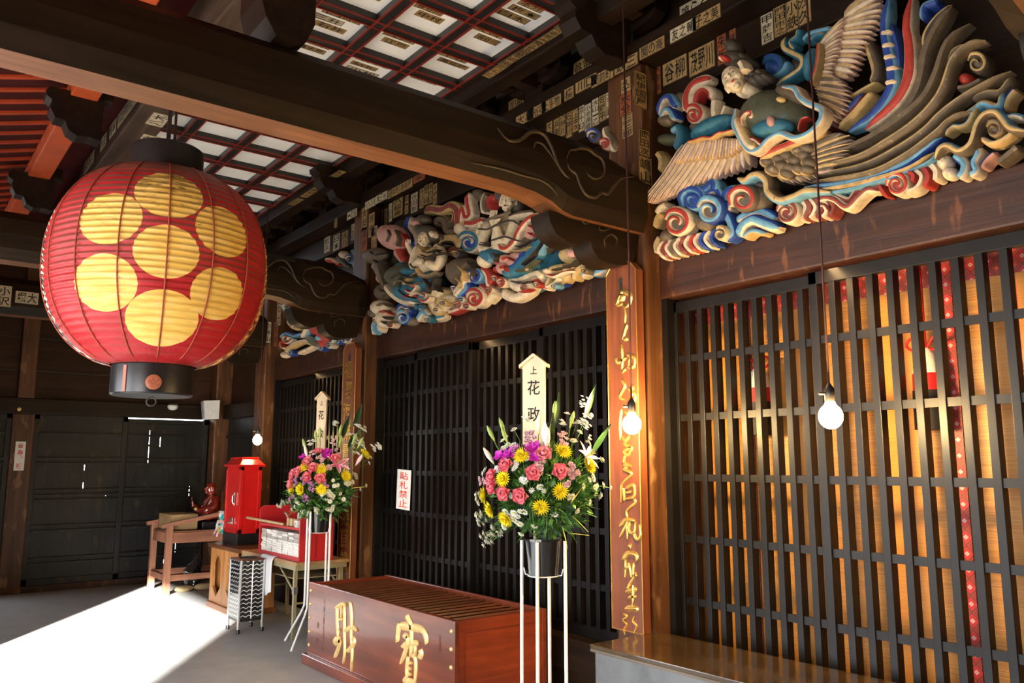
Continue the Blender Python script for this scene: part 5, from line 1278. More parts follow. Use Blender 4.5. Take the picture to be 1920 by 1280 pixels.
# ================================================================== painted carvings over the doors
def cpaint(n, c, **k): return paint('carving_'+n, c, .55, .35, .22, 22, bumpy=.25, **k)
OLD = (.20, .15, .09)
PAL = {'W': cpaint('white', (.50, .39, .26), aged=(.34, .25, .14)), 'R': cpaint('red', (.29, .026, .016), aged=(.20, .05, .03)), 'D': cpaint('maroon', (.16, .03, .022), aged=(.3, .16, .1)),
       'B': cpaint('blue', (.014, .04, .19), aged=(.05, .09, .16)), 'L': cpaint('pale_blue', (.10, .23, .32), aged=(.2, .3, .3)), 'T': cpaint('turquoise', (.022, .105, .15), aged=(.12, .17, .13)),
       'G': cpaint('ochre', (.38, .25, .10), aged=(.22, .14, .07)), 'U': cpaint('taupe', (.10, .07, .042), aged=(.28, .2, .11)), 'K': cpaint('dark', (.035, .026, .02)), 'P': cpaint('feather_pink', (.38, .25, .20), aged=(.30, .16, .12)),
       'S': cpaint('skin', (.55, .43, .27), aged=(.48, .36, .22)), 'H': cpaint('hair', (.06, .045, .03), aged=(.12, .10, .05)), 'O': cpaint('olive', (.06, .06, .035), aged=(.05, .16, .15)), 'M': cpaint('rust_pink', (.40, .20, .15), aged=(.28, .12, .08))}
CX = 3.70
class Carver:
    def __init__(s, thing_): s.t = thing_; s.cr = None
    def P(s, x, y, d): return onx(*s.cr(x, y), CX-d)
    def unit(s, x, y): return (s.P(x, y+10, .05)-s.P(x, y, .05)).length/10      # upright size of one picture pixel
    def units(s, x, y): return (s.P(x+10, y, .05)-s.P(x, y, .05)).length/10, s.unit(x, y)
    def band(s, name, pts, w, pal, d=.05, th=.04, mb=None, taper=1.0, k=5):
        """rounded carved ribbon; pal: colours across its width"""
        path = smooth_path([s.P(x, y, d) for x, y in pts], k); n = len(path)
        px = smooth_path([Vector((x, y, 0)) for x, y in pts], k)
        uh, uv = s.units(*pts[len(pts)//2])
        ws = w if isinstance(w, (list, tuple)) else [w, w]
        m = mb or MB(); seg = 3*len(pal); rows = []
        for i, p in enumerate(path):
            tg = (path[min(i+1, n-1)]-path[max(i-1, 0)]); tg.x = 0; tg.normalize(); sd = NX.cross(tg).normalized()
            f = i/(n-1)*(len(ws)-1); j = min(int(f), len(ws)-2); hw = (ws[j]+(ws[j+1]-ws[j])*(f-j))*.5/sqrt((sd.y/uh)**2+(sd.z/uv)**2)
            e = min(i, n-1-i)/(n-1)
            hw *= min(1, .35+e*8)**taper; hh = th*min(1, .4+e*8)
            rows.append([p+sd*hw*cos(pi-pi*q/seg)+NX*hh*sin(pi*q/seg)**.8 for q in range(seg+1)]+[p+sd*hw+Vector((.05, 0, 0)), p-sd*hw+Vector((.05, 0, 0))])
        c = seg+3
        for i in range(n-1):
            for q in range(c):
                qq = (q+1) % c
                mat = PAL[pal[min(q//3, len(pal)-1)]] if q < seg else PAL[pal[-1]] if q == seg else PAL[pal[0]]
                m.add([rows[i][q], rows[i][qq], rows[i+1][qq], rows[i+1][q]], [(0, 1, 2, 3)], mat)
        m.add(rows[0], [tuple(range(c))], PAL[pal[0]]); m.add(rows[-1], [tuple(range(c))], PAL[pal[0]])
        if mb is None: return s.close(m, name)
    def close(s, m, name, **k):
        o = m.build(name, s.t, **k)
        bm = bmesh.new(); bm.from_mesh(o.data); bmesh.ops.remove_doubles(bm, verts=bm.verts, dist=1e-5); bmesh.ops.recalc_face_normals(bm, faces=bm.faces); bm.to_mesh(o.data); bm.free()
        o.data.polygons.foreach_set('use_smooth', [True]*len(o.data.polygons)); o.data.set_sharp_from_angle(angle=radians(50))
        return o
    def swirl(s, x, y, R, pal, a0=0, turns=1.5, dirn=1, d=.07, w=None, core='U', name='cloud_swirl', th=.04):
        w = w or R*.55; pts = []; n = int(turns*10)
        for i in range(n+1):
            f = i/n; r = (R-w*.4)*(1-f)**.85+R*.10; a = radians(a0)+dirn*f*turns*2*pi
            pts.append((x+r*cos(a), y+r*sin(a)))
        m = MB(); s.band(name, pts, [w, w*.8, w*.55, w*.3], pal, d, th, mb=m, k=2)
        s.blob(None, x, y, R*.75, R*.75, core, d-.02, .045, mb=m)
        return s.close(m, name)
    def blob(s, name, x, y, rx, ry, c, d=.06, th=.06, rot=0, mb=None, remesh=0):
        m = mb or MB(); p = s.P(x, y, d); a = radians(rot); ca, sa = cos(a), sin(a)
        e1 = s.P(x+rx*ca, y+rx*sa, d)-p; e2 = s.P(x-ry*sa, y+ry*ca, d)-p
        R = Matrix((NX*-th, e1, e2)).transposed()
        m.ball(p, 1.0, PAL[c], 20, 12, R)
        if mb is None: return s.close(m, name)
    def feathers(s, name, roots, tips, n, pal, d0=.08, d1=.05, wf=1.25, th=.018, mb=None):
        m = mb or MB()
        def along(pts, f):
            g = f*(len(pts)-1); j = min(int(g), len(pts)-2); a, b = pts[j], pts[j+1]; t = g-j
            return (a[0]+(b[0]-a[0])*t, a[1]+(b[1]-a[1])*t)
        for i in range(n):
            f = (i+.5)/n; r, t = along(roots, f), along(tips, f); t2 = along(tips, min(1, f+.5/n)); t1 = along(tips, max(0, f-.5/n))
            wd = sqrt((t2[0]-t1[0])**2+(t2[1]-t1[1])**2)*wf
            mid = ((r[0]+t[0])/2+(t[1]-r[1])*.03, (r[1]+t[1])/2-(t[0]-r[0])*.03)
            s.band(name, [r, mid, t], [wd*.55, wd, wd*.9, wd*.35], pal[i % len(pal)], d0+(d1-d0)*.5+.004*(i % 2), th, mb=m, k=4)
        if mb is None: return s.close(m, name)
    def head(s, x, y, h, w, rot, d, turn=0, name='head'):
        """face of carved wood: skull, brow, nose, lips, ears in one surface; rot turns the chin, turn turns the cheek"""
        u = s.unit(x, y); c = s.P(x, y, d); H, Wd = h*u/2, w*u/2; m = MB()
        a = radians(rot); up = Vector((0, sin(a), cos(a))); nx = (NX*cos(radians(turn))+Vector((0, 1, 0))*sin(radians(turn))); nx = (nx-up*nx.dot(up)).normalized(); sd = up.cross(nx)
        R = Matrix((nx, sd, up)).transposed()
        E = lambda f, s_, z: c+nx*f*H+sd*s_*Wd+up*z*H
        sk = PAL['S']
        m.ball(E(-.15, 0, .15), (H*.72, Wd*.98, H*.85), sk, 24, 16, R); m.ball(E(.05, 0, -.42), (H*.5, Wd*.62, H*.5), sk, 20, 12, R); m.ball(E(.45, 0, -.78), (H*.14, Wd*.3, H*.14), sk, 12, 8, R)
        for q in (-1, 1):
            m.ball(E(.36, q*.45, -.22), (H*.2, Wd*.34, H*.22), sk, 12, 8, R); m.ball(E(.42, q*.38, .10), (H*.14, Wd*.26, H*.09), sk, 12, 8, R); m.ball(E(-.15, q*1.0, -.05), (H*.12, Wd*.12, H*.3), sk, 10, 8, R)
        m.tube([E(.52, 0, .22), E(.62, 0, .0), E(.74, 0, -.20)], [H*.06, H*.07, H*.10], sk, 8)
        m.ball(E(.55, 0, -.48), (H*.12, Wd*.30, H*.06), sk, 10, 6, R)
        o = m.build(name, s.t, smooth=True, remesh=H*.045)
        f = MB(); inkm = PAL['K']
        for q in (-1, 1):
            f.tube(smooth_path([E(.47, q*.18, .08), E(.555, q*.38, .055), E(.40, q*.62, .09)], 4), H*.022, inkm, 5); f.tube(smooth_path([E(.52, q*.15, .30), E(.54, q*.38, .36), E(.36, q*.66, .28)], 4), H*.016, inkm, 5)
        f.build('eye_line', o, smooth=True)
        f = MB(); f.ball(E(.645, 0, -.46), (H*.045, Wd*.2, H*.03), PAL['R'], 10, 6, R); f.ball(E(.63, 0, -.52), (H*.05, Wd*.16, H*.035), PAL['R'], 10, 6, R); f.build('lips', o, smooth=True)
        return o
    def limb(s, m, pts, mat):
        """pts: x, y, radius in picture pixels, d"""
        u = s.unit(pts[0][0], pts[0][1])
        ps = smooth_path([s.P(x, y, d) for x, y, r, d in pts], 4); rs = smooth_path([Vector((r*u, 0, 0)) for x, y, r, d in pts], 4)
        m.tube(ps, [q.x for q in rs], PAL[mat], 10)
        m.ball(ps[0], rs[0].x, PAL[mat], 10, 7); m.ball(ps[-1], rs[-1].x, PAL[mat], 10, 7)

# ------------------------------------------------------------------ right panel: the winged figure
rp = thing('carved_transom', 'painted carving of a winged woman with long tail plumes over the right lattice', 'carving', (CX, 2.2, 2.75))
c = Carver(rp)
A, B, C, D = crop(1200, 60, 5.333), crop(1540, 0, 5.053), crop(1200, 260, 5.333), crop(1540, 180, 5.053)
c.cr = C
c.swirl(395, 850, 165, 'WRW', 200, 1.6, 1, .09); c.swirl(560, 620, 160, 'LBL', 150, 1.5, 1, .08, core='B'); c.swirl(720, 730, 165, 'WLB', 200, 1.6, 1, .11)
c.swirl(1060, 620, 170, 'WRU', 160, 1.4, 1, .12); c.swirl(1500, 750, 140, 'WDW', 190, 1.7, 1, .10, core='D'); c.swirl(835, 960, 90, 'WGW', 220, 1.4, 1, .10)
c.band('cloud_crest', [(600, 520), (690, 500), (740, 440), (770, 470), (760, 540)], 90, 'LBL', .07); c.band('cloud_crest', [(640, 610), (760, 520), (820, 560), (830, 680), (800, 800)], 80, 'WBL', .06)
c.band('cloud_crest', [(1010, 985), (1050, 880), (1150, 815), (1260, 850), (1400, 900)], 110, 'WLB', .09); c.band('cloud_crest', [(1060, 1000), (1150, 930), (1280, 950)], 60, 'GLB', .08)
c.band('cloud_crest', [(985, 830), (1100, 760), (1240, 735), (1380, 800)], 90, 'WLB', .06); c.band('cloud_crest', [(880, 1020), (960, 960), (930, 840), (880, 740)], 80, 'BLW', .07); c.band('cloud_crest', [(850, 720), (870, 590), (920, 520), (1000, 510)], 90, 'LBL', .06); c.band('cloud_crest', [(900, 740), (930, 640), (990, 610)], 60, 'WBL', .07)
c.blob('cloud_lobe', 700, 850, 120, 90, 'U', .06, .08); c.blob('cloud_lobe', 1180, 620, 140, 140, 'U', .06, .08); c.blob('cloud_lobe', 290, 980, 70, 70, 'U', .07, .05); c.blob('cloud_lobe', 480, 900, 80, 60, 'U', .05, .06)
for i, (x, col) in enumerate(((225, 'W'), (262, 'D'), (300, 'W'), (345, 'U'), (385, 'W'), (440, 'D'), (490, 'W'), (540, 'R'), (585, 'W'), (640, 'B'), (690, 'W'), (750, 'B'))):
    yb = 1205-(x-225)*.235; c.band('cloud_wave', [(x+50, yb), (x-5, yb-70), (x+5, yb-125), (x+50, yb-175)], 52, col, .07+.006*(i % 2), .035)
c.band('cloud_rim', [(190, 760), (230, 690), (300, 660)], 70, 'WG', .05); c.band('cloud_rim', [(180, 900), (200, 800), (250, 740)], 60, 'G', .04); c.band('cloud_rim', [(200, 1150), (190, 1060), (230, 980)], 60, 'GW', .04)
c.band('cloud_rim', [(190, 140), (240, 220), (230, 340)], 70, 'G', .05)
for i, (x, col) in enumerate(((1600, 'W'), (1650, 'D'), (1700, 'W'), (1760, 'D'), (1820, 'W'), (1880, 'D'))):
    c.band('cloud_wave', [(x, 590), (x+80, 680), (x+60, 760), (x+20, 830-(x-1600)*.2)], 60, col, .07+.006*(i % 2), .035)
c.band('scroll_ribbon', [(990, 400), (1080, 430), (1140, 380), (1220, 370), (1290, 430), (1310, 540), (1420, 620), (1560, 590), (1700, 530), (1920, 540)], 85, 'LGU', .13)
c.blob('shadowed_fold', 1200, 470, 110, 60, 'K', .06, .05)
c.cr = D
c.band('scroll_ribbon', [(-20, 1010), (60, 970), (160, 990), (270, 1060), (380, 960), (470, 890), (570, 900)], 75, 'WDW', .08); c.band('scroll_ribbon', [(100, 920), (200, 960), (290, 990), (350, 920), (420, 870)], 55, 'DW', .07); c.band('scroll_ribbon', [(0, 1060), (60, 1050), (100, 1100)], 70, 'WD', .07)
c.swirl(745, 850, 135, 'WRW', 180, 1.7, 1, .10, core='R'); c.band('cloud_wave', [(840, 730), (900, 760), (890, 830)], 60, 'R', .10); c.band('cloud_wave', [(900, 700), (980, 770), (930, 880), (800, 930)], 60, 'W', .09); c.band('cloud_wave', [(980, 670), (1040, 780), (1000, 880)], 80, 'R', .08); c.band('cloud_wave', [(1040, 640), (1110, 720), (1110, 820)], 80, 'W', .07)
c.band('cloud_wave', [(560, 800), (570, 850), (640, 960)], 60, 'R', .07)
c.blob('cloud_lobe', 1185, 640, 80, 80, 'W', .06, .05); c.blob('cloud_lobe', 1235, 740, 75, 65, 'W', .07, .05)
c.band('cloud_wave', [(1270, 560), (1370, 640), (1370, 720), (1320, 790)], 90, 'BLW', .07); c.band('cloud_wave', [(1430, 490), (1510, 540), (1470, 640), (1490, 720), (1420, 760)], 80, 'BLW', .06); c.band('cloud_wave', [(1540, 700), (1590, 620), (1680, 540)], 60, 'MB', .05); c.band('cloud_wave', [(1690, 650), (1780, 580), (1900, 480)], 90, 'U', .05)
# tail plumes
for name, w, pal, d, pts in (
    ('tail_plume', 95, 'U', .10, [(-100, 590), (300, 480), (600, 330), (850, 150), (1000, 0), (1100, -200), (1210, -500), (1420, -680)]),
    ('tail_plume', 85, 'UG', .115, [(-100, 690), (350, 590), (650, 430), (900, 260), (1080, 80), (1180, -90), (1270, -340), (1420, -480), (1570, -520)]),
    ('tail_plume', 80, 'UG', .105, [(-80, 760), (400, 670), (750, 500), (1000, 330), (1150, 180), (1330, 40), (1560, -100), (1810, -230)]),
    ('tail_plume', 70, 'UG', .12, [(-80, 820), (450, 740), (800, 580), (1100, 360), (1250, 220), (1430, 150)]),
    ('tail_plume', 80, 'BLB', .10, [(-150, 870), (200, 840), (450, 775), (800, 655), (1020, 500), (1160, 395)]),
    ('tail_plume', 50, 'G', .11, [(-100, 910), (250, 860), (500, 800), (850, 690), (1080, 540)]),
    ('tail_plume', 40, 'L', .10, [(-100, 950), (250, 900), (500, 835), (800, 745), (1050, 630), (1120, 540)])):
    c.band(name, pts, [w*.7, w, w*1.1, w*.9, w*.5], pal, d, .035)
c.band('scroll_ribbon', [(1090, 600), (1150, 510), (1220, 480), (1330, 530), (1440, 460), (1500, 280), (1580, 180), (1680, 170), (1760, 260), (1820, 320), (1960, 340)], 75, 'UGL', .12)
c.swirl(1660, 330, 105, 'GUG', 200, 1.4, 1, .09); c.band('scroll_ribbon', [(1530, 400), (1620, 460), (1720, 440), (1790, 400), (1860, 350)], 60, 'GW', .09); c.band('scroll_ribbon', [(1380, 200), (1480, 130), (1560, 80), (1700, 110), (1740, -20)], 70, 'LG', .08); c.band('scroll_ribbon', [(1190, 380), (1280, 300), (1340, 300), (1420, 260), (1500, 100)], 50, 'GL', .09); c.band('scroll_ribbon', [(1770, 220), (1860, 200), (1960, 230)], 60, 'WL', .08)
c.cr = B
for name, w, pal, d, pts in (
    ('tail_plume', 95, 'DBL', .07, [(80, 1230), (200, 1110), (330, 1000), (420, 890)]), ('tail_plume', 100, 'G', .08, [(180, 1220), (330, 1090), (430, 970), (510, 880)]),
    ('tail_plume', 120, 'LBB', .085, [(270, 1250), (480, 1120), (620, 960), (690, 800), (680, 620), (640, 450), (615, 250), (650, -20)]), ('tail_plume', 70, 'B', .07, [(760, 640), (735, 450), (685, 240)]),
    ('tail_plume', 125, 'WRRW', .09, [(430, 1230), (620, 1080), (760, 930), (840, 760), (860, 600), (850, 400), (830, 250), (860, -20)]),
    ('tail_plume', 130, 'U', .07, [(520, 1260), (760, 1080), (900, 900), (960, 700), (1000, 500), (1090, 300), (1240, 70)]),
    ('tail_plume', 90, 'KG', .06, [(1000, 480), (1020, 330), (1120, 180), (1260, 60)]), ('tail_plume', 80, 'UG', .06, [(1160, 820), (1220, 600), (1300, 480), (1440, 440)]), ('tail_plume', 80, 'U', .05, [(1240, 800), (1300, 600), (1450, 460), (1570, 420)])):
    c.band(name, pts, [w*.6, w, w, w*.8, w*.7], pal, d, .035)
for x, y in ((630, 310), (640, 430), (655, 540), (680, 650), (670, 780)): c.band('plume_bar', [(x-60, y+12), (x+40, y-12)], 42, 'W', .115, .02)
c.swirl(1500, 620, 120, 'UGU', 200, 1.4, 1, .06); c.blob('cloud_lobe', 1390, 760, 70, 60, 'R', .06, .05); c.band('scroll_ribbon', [(1300, 850), (1420, 830), (1560, 760)], 60, 'U', .06); c.band('scroll_ribbon', [(1440, 950), (1600, 890), (1720, 880), (1830, 740)], 70, 'UG', .07); c.band('scroll_ribbon', [(1760, 1060), (1790, 950), (1870, 850)], 80, 'GB', .06); c.band('scroll_ribbon', [(500, 800), (540, 680), (490, 500), (440, 400)], 90, 'UG', .03); c.band('scroll_ribbon', [(270, 940), (330, 920), (430, 860), (560, 790)], 50, 'G', .04); c.band('scroll_ribbon', [(980, 200), (1000, 80), (1080, 40), (1130, 20)], 80, 'BL', .05)
# left wing, spread low
c.cr = C
m = MB(); c.feathers(None, [(420, 60), (640, 40), (860, 20), (1040, 20)], [(20, 620), (85, 640), (150, 635), (250, 600), (370, 560), (480, 505), (620, 450), (780, 390), (960, 330), (1140, 260)], 26, ['PWP', 'PGP'], .09, .12, 1.0, .02, mb=m)
c.feathers(None, [(480, 30), (640, 10), (840, -10), (1020, 0)], [(330, 240), (450, 240), (600, 210), (760, 205), (900, 180), (1020, 90)], 22, ['PWP', 'GPG'], .14, .16, 1.0, .018, mb=m)
c.close(m, 'wing')
c.cr = A
c.band('wing_edge', [(480, 1100), (560, 1085), (640, 1055), (720, 1060), (800, 1010), (860, 1005), (930, 980)], 28, 'GRG', .19, .02)
c.blob('shoulder_plumage', 740, 960, 250, 85, 'T', .13, .09, rot=-27)
# right wing, raised
c.cr = B
m = MB(); tips = [(390, -30), (560, -20), (575, 90), (545, 180), (500, 270), (470, 350), (420, 440), (390, 510), (355, 590), (320, 680), (240, 760)]
c.feathers(None, [(225, 150), (200, 220), (185, 300), (170, 440), (140, 580), (105, 705)], tips, 17, ['PGP', 'PWP'], .07, .09, 1.05, .018, mb=m)
c.feathers(None, [(-40, 480), (-70, 560), (-90, 640), (-90, 700)], [(240, 140), (200, 280), (180, 430), (150, 560), (110, 710)], 14, ['PGP', 'PWP'], .10, .12, 1.05, .018, mb=m)
c.feathers(None, [(-70, 720), (-60, 830), (-20, 960), (0, 1000)], [(110, 715), (240, 800), (275, 900), (265, 1010), (235, 1100), (150, 1180), (40, 1220)], 13, ['PGP', 'PUP'], .10, .12, 1.05, .018, mb=m)
c.close(m, 'wing')
c.cr = A
c.band('wing_edge', [(1790, 110), (1785, 260), (1760, 400), (1715, 530)], 34, 'URG', .17, .02); c.blob('shoulder_plumage', 1720, 330, 60, 170, 'T', .12, .06, rot=12)
# body
c.blob('breast', 1370, 850, 350, 265, 'O', .12, .16, rot=-8); c.blob('breast_patch', 1330, 965, 215, 95, 'T', .215, .07, rot=-10); c.blob('breast_patch', 1310, 895, 40, 55, 'M', .275, .02); c.blob('shoulder', 1560, 650, 180, 110, 'U', .13, .11, rot=25)
m = MB(); c.blob(None, 1110, 590, 90, 80, 'S', .17, .09, mb=m); c.blob(None, 1030, 620, 50, 40, 'S', .18, .05, mb=m); c.close(m, 'neck')
c.head(945, 480, 330, 215, 30, .25, -12)
m = MB(); c.blob(None, 1060, 390, 110, 130, 'H', .17, .10, -28, mb=m); c.blob(None, 960, 280, 110, 80, 'H', .19, .09, -20, mb=m); c.blob(None, 950, 160, 75, 85, 'H', .18, .07, mb=m)
for x, y, r in ((1110, 480, 50), (1170, 500, 60), (1230, 470, 60), (1290, 460, 45), (1150, 430, 50), (1230, 420, 45), (1120, 320, 45), (1060, 260, 40)): c.blob(None, x, y, r, r, 'H', .19, .06, mb=m)
c.close(m, 'hair'); c.band('ear_lobe', [(1010, 300), (1040, 350), (1055, 400)], 60, 'S', .27, .03); c.blob('headdress', 860, 268, 45, 35, 'R', .27, .04); c.blob('headdress', 825, 270, 22, 25, 'W', .28, .03)
c.band('scarf', [(960, 770), (955, 920), (1020, 1060), (1100, 1180), (1200, 1185), (1300, 1080), (1420, 1020), (1560, 1065), (1700, 1020), (1820, 900), (1830, 780), (1700, 720), (1620, 660), (1560, 570), (1430, 550)], 62, 'WLW', .23, .03); c.band('scarf', [(975, 860), (1040, 1020), (1110, 1130), (1170, 1160)], 80, 'WG', .24, .03)
c.band('girdle', [(1220, 1270), (1400, 1190), (1600, 1110), (1750, 1040), (1860, 980)], 95, 'GRG', .15, .05)
c.band('collar_scroll', [(1020, 930), (1015, 870), (1060, 810), (1110, 800), (1120, 840), (1090, 850)], 28, 'WRW', .27, .015); c.band('hem', [(1100, 1070), (1160, 1080), (1220, 1130)], 34, 'WR', .24, .02); c.band('hem', [(1590, 990), (1620, 880), (1690, 850)], 16, 'RW', .24, .015); c.blob('breast_boss', 1410, 675, 45, 30, 'G', .27, .02)
c.band('hand', [(770, 880), (755, 780), (765, 670)], 70, 'S', .12, .03); c.band('hand', [(830, 870), (860, 790), (880, 740)], 45, 'S', .12, .03)
c.swirl(570, 840, 120, 'WRW', 200, 1.5, 1, .10, core='R'); c.band('cloud_crest', [(500, 800), (500, 640), (580, 520), (730, 470)], 110, 'WRW', .08); c.band('cloud_crest', [(560, 760), (590, 630), (660, 575), (730, 610), (735, 690)], 75, 'RW', .07); c.blob('cloud_lobe', 620, 960, 110, 60, 'U', .07, .06)
c.band('cloud_crest', [(195, 830), (250, 690), (320, 660), (360, 720), (390, 760)], 75, 'WBL', .07); c.band('cloud_crest', [(225, 880), (280, 790), (330, 800), (370, 880)], 65, 'WLB', .08); c.blob('cloud_lobe', 270, 890, 80, 60, 'U', .07, .05); c.band('cloud_crest', [(330, 1010), (400, 960), (420, 1060), (370, 1180)], 70, 'LT', .06); c.blob('cloud_lobe', 300, 1080, 120, 60, 'O', .05, .05); c.blob('cloud_lobe', 420, 690, 60, 90, 'U', .03, .04)
c.swirl(1350, 350, 125, 'TBT', 190, 1.4, 1, .08, core='B'); c.band('cloud_crest', [(1470, 60), (1470, 170), (1560, 230), (1650, 280), (1640, 370), (1540, 450), (1380, 540)], 70, 'TGT', .07); c.band('cloud_crest', [(1560, 170), (1540, 110), (1600, 60), (1620, -20)], 60, 'TG', .08); c.band('cloud_crest', [(1660, 110), (1720, 40), (1850, 0), (1940, -20)], 70, 'TLG', .07); c.band('cloud_crest', [(1740, 110), (1790, 50), (1880, 40)], 50, 'TG', .07); c.band('cloud_crest', [(1260, 440), (1330, 470), (1450, 400), (1500, 300)], 60, 'LB', .07); c.blob('cloud_lobe', 1580, 330, 60, 80, 'K', .02, .03)
c.cr = C
m = MB()
for x, y in ((1600, 130), (1680, 110), (1480, 180), (1560, 230), (1650, 180), (1700, 250), (1400, 210), (1290, 240), (1340, 320), (1430, 280), (1510, 300), (1600, 310), (1480, 360), (1680, 320)):
    c.blob(None, x, y, 85, 62, 'G', .125, .045, mb=m); c.blob(None, x+4, y-6, 76, 55, 'U', .135, .043, mb=m)
c.close(m, 'body_scales')
c.feathers('tail_base', [(1320, 300), (1500, 350), (1700, 320)], [(1420, 430), (1540, 450), (1640, 440), (1740, 420), (1800, 400)], 9, ['UGU', 'PUP'], .12, .1, 1.1, .02)
c.cr = D
c.feathers('tail_base', [(-170, 540), (-120, 620), (-40, 720)], [(150, 345), (280, 375), (300, 440), (285, 490), (260, 540), (230, 590), (180, 640), (100, 720)], 11, ['PUP', 'UGU'], .13, .12, 1.1, .02)

# ------------------------------------------------------------------ centre panel: two musicians
cp = thing('carved_transom', 'painted carving of two heavenly musicians among clouds over the centre lattice', 'carving', (CX, 5.3, 2.75))
c = Carver(cp); E, F = crop(680, 380, 4.925), crop(860, 340, 4.923)
c.cr = E
c.blob('rolled_cloth', 120, 490, 115, 75, 'U', .16, .07, rot=-10); c.band('rolled_cloth', [(130, 530), (160, 620), (200, 720), (240, 800)], [130, 90, 60, 40], 'U', .14, .05); c.band('cloth_edge', [(90, 580), (150, 640), (200, 730), (225, 800)], 30, 'M', .12, .03)
c.blob('leather_drum', 290, 320, 140, 115, 'M', .15, .10, rot=20); c.blob('leather_drum', 215, 290, 60, 85, 'M', .15, .07); c.band('drum_tail', [(340, 420), (360, 480), (400, 550)], [110, 80, 60], 'MR', .13, .05)
c.band('cloud_crest', [(450, 130), (430, 240), (480, 330), (490, 410)], 90, 'LBW', .05); c.blob('cloud_lobe', 370, 220, 80, 60, 'K', .02, .03); c.blob('cloud_lobe', 280, 500, 70, 60, 'K', .03, .04)
m = MB()
c.limb(m, [(590, 620, 85, .17), (590, 520, 90, .18), (600, 440, 70, .17), (600, 400, 38, .18)], 'S')
c.limb(m, [(510, 440, 48, .18), (470, 540, 42, .22), (470, 580, 36, .23), (520, 545, 34, .26), (545, 540, 30, .27)], 'S'); c.limb(m, [(700, 430, 55, .18), (735, 500, 50, .21), (690, 590, 44, .24), (620, 570, 36, .27), (600, 560, 28, .28)], 'S')
c.limb(m, [(480, 500, 30, .18), (440, 430, 28, .20), (412, 370, 26, .22)], 'S')
for q in range(4): c.limb(m, [(400+14*q, 370, 8, .24), (398+14*q, 340-6*(q == 1), 7, .25)], 'S')
c.close(m, 'body', remesh=.006)
c.head(565, 340, 155, 115, 22, .24, -14); m = MB(); c.blob(None, 590, 265, 85, 60, 'H', .19, .07, mb=m); c.blob(None, 650, 310, 55, 70, 'H', .17, .07, mb=m); c.blob(None, 570, 155, 48, 45, 'H', .18, .06, mb=m); c.blob(None, 505, 190, 40, 35, 'M', .19, .05, mb=m); c.blob(None, 530, 230, 40, 30, 'H', .2, .05, mb=m); c.close(m, 'hair'); c.band('earring', [(625, 270), (650, 310)], 34, 'S', .25, .02)
c.band('bodice', [(520, 430), (600, 480), (700, 440)], 100, 'G', .225, .05); c.band('bodice', [(520, 510), (600, 500), (700, 480)], 60, 'U', .23, .04); c.band('sash', [(500, 600), (540, 670), (620, 680), (700, 640)], 40, 'UG', .25, .03)
c.blob('robe', 620, 730, 120, 105, 'T', .15, .11); c.blob('robe', 400, 680, 180, 115, 'O', .14, .13, rot=-8); c.blob('robe', 470, 820, 180, 105, 'T', .14, .12); c.blob('robe', 420, 640, 70, 45, 'T', .22, .05); c.blob('robe', 360, 590, 50, 40, 'T', .17, .05)
c.band('robe_hem', [(230, 760), (300, 850), (400, 920), (500, 930)], 60, 'W', .15, .06); c.swirl(570, 865, 60, 'WRW', 0, 1.4, 1, .25, core='T', name='robe_scroll', th=.02); c.band('robe_scroll', [(390, 800), (450, 830), (500, 770), (440, 770)], 24, 'WR', .26, .015); c.band('robe_scroll', [(370, 870), (430, 850), (500, 860)], 20, 'R', .25, .015); c.band('robe_fold', [(370, 750), (430, 700), (520, 640)], 35, 'G', .25, .02); c.band('robe_fold', [(620, 740), (660, 710), (640, 790), (600, 790)], 20, 'K', .25, .012)
c.band('flying_scarf', [(575, 90), (640, 60), (740, 70), (820, 30), (880, 60), (900, 150), (880, 250)], 85, 'GDG', .11, .03); c.band('flying_scarf', [(690, 220), (720, 160), (780, 180), (810, 270), (880, 270)], 75, 'U', .08, .05); c.band('flying_scarf', [(700, 390), (770, 340), (860, 340), (910, 410)], 80, 'KGG', .12, .03); c.band('flying_scarf', [(790, 480), (850, 430), (905, 460), (910, 560)], 60, 'GDG', .10, .03); c.band('flying_scarf', [(780, 520), (830, 650), (870, 560), (910, 500)], 50, 'G', .07, .03)
c.swirl(1005, 375, 125, 'WTW', 180, 1.6, 1, .11, core='B'); c.band('cloud_crest', [(960, 300), (1020, 240), (1100, 250)], 60, 'WT', .08); c.blob('drum', 940, 640, 150, 135, 'U', .13, .12, rot=-25); c.band('drum_rim', [(830, 740), (880, 680), (940, 600), (990, 560)], 40, 'U', .24, .03)
c.band('cloud_crest', [(970, 620), (950, 720), (900, 810), (860, 850)], 85, 'W', .20, .04); c.swirl(1060, 690, 90, 'WBL', 150, 1.4, 1, .19, core='B'); c.band('cloud_crest', [(960, 740), (980, 790), (930, 840), (890, 880)], 60, 'WLB', .19, .03); c.swirl(1060, 890, 110, 'WRW', 180, 1.6, 1, .17, core='R'); c.band('cloud_crest', [(1030, 790), (970, 880), (960, 990)], 60, 'RG', .14, .04); c.band('cloud_crest', [(1100, 760), (1170, 820), (1170, 920)], 60, 'WR', .14, .04); c.band('cloud_crest', [(800, 1010), (860, 1000), (940, 960), (930, 920)], 55, 'RWR', .13, .03)
c.band('leg_drapery', [(650, 860), (665, 960), (720, 1010), (780, 900), (870, 890)], 75, 'GS', .16, .04); c.band('leg_drapery', [(760, 780), (740, 860), (700, 960)], 70, 'G', .15, .04); c.blob('leg_drapery', 700, 830, 60, 60, 'S', .16, .06); c.band('leg_drapery', [(830, 930), (780, 960), (780, 1010)], 60, 'GW', .14, .04)
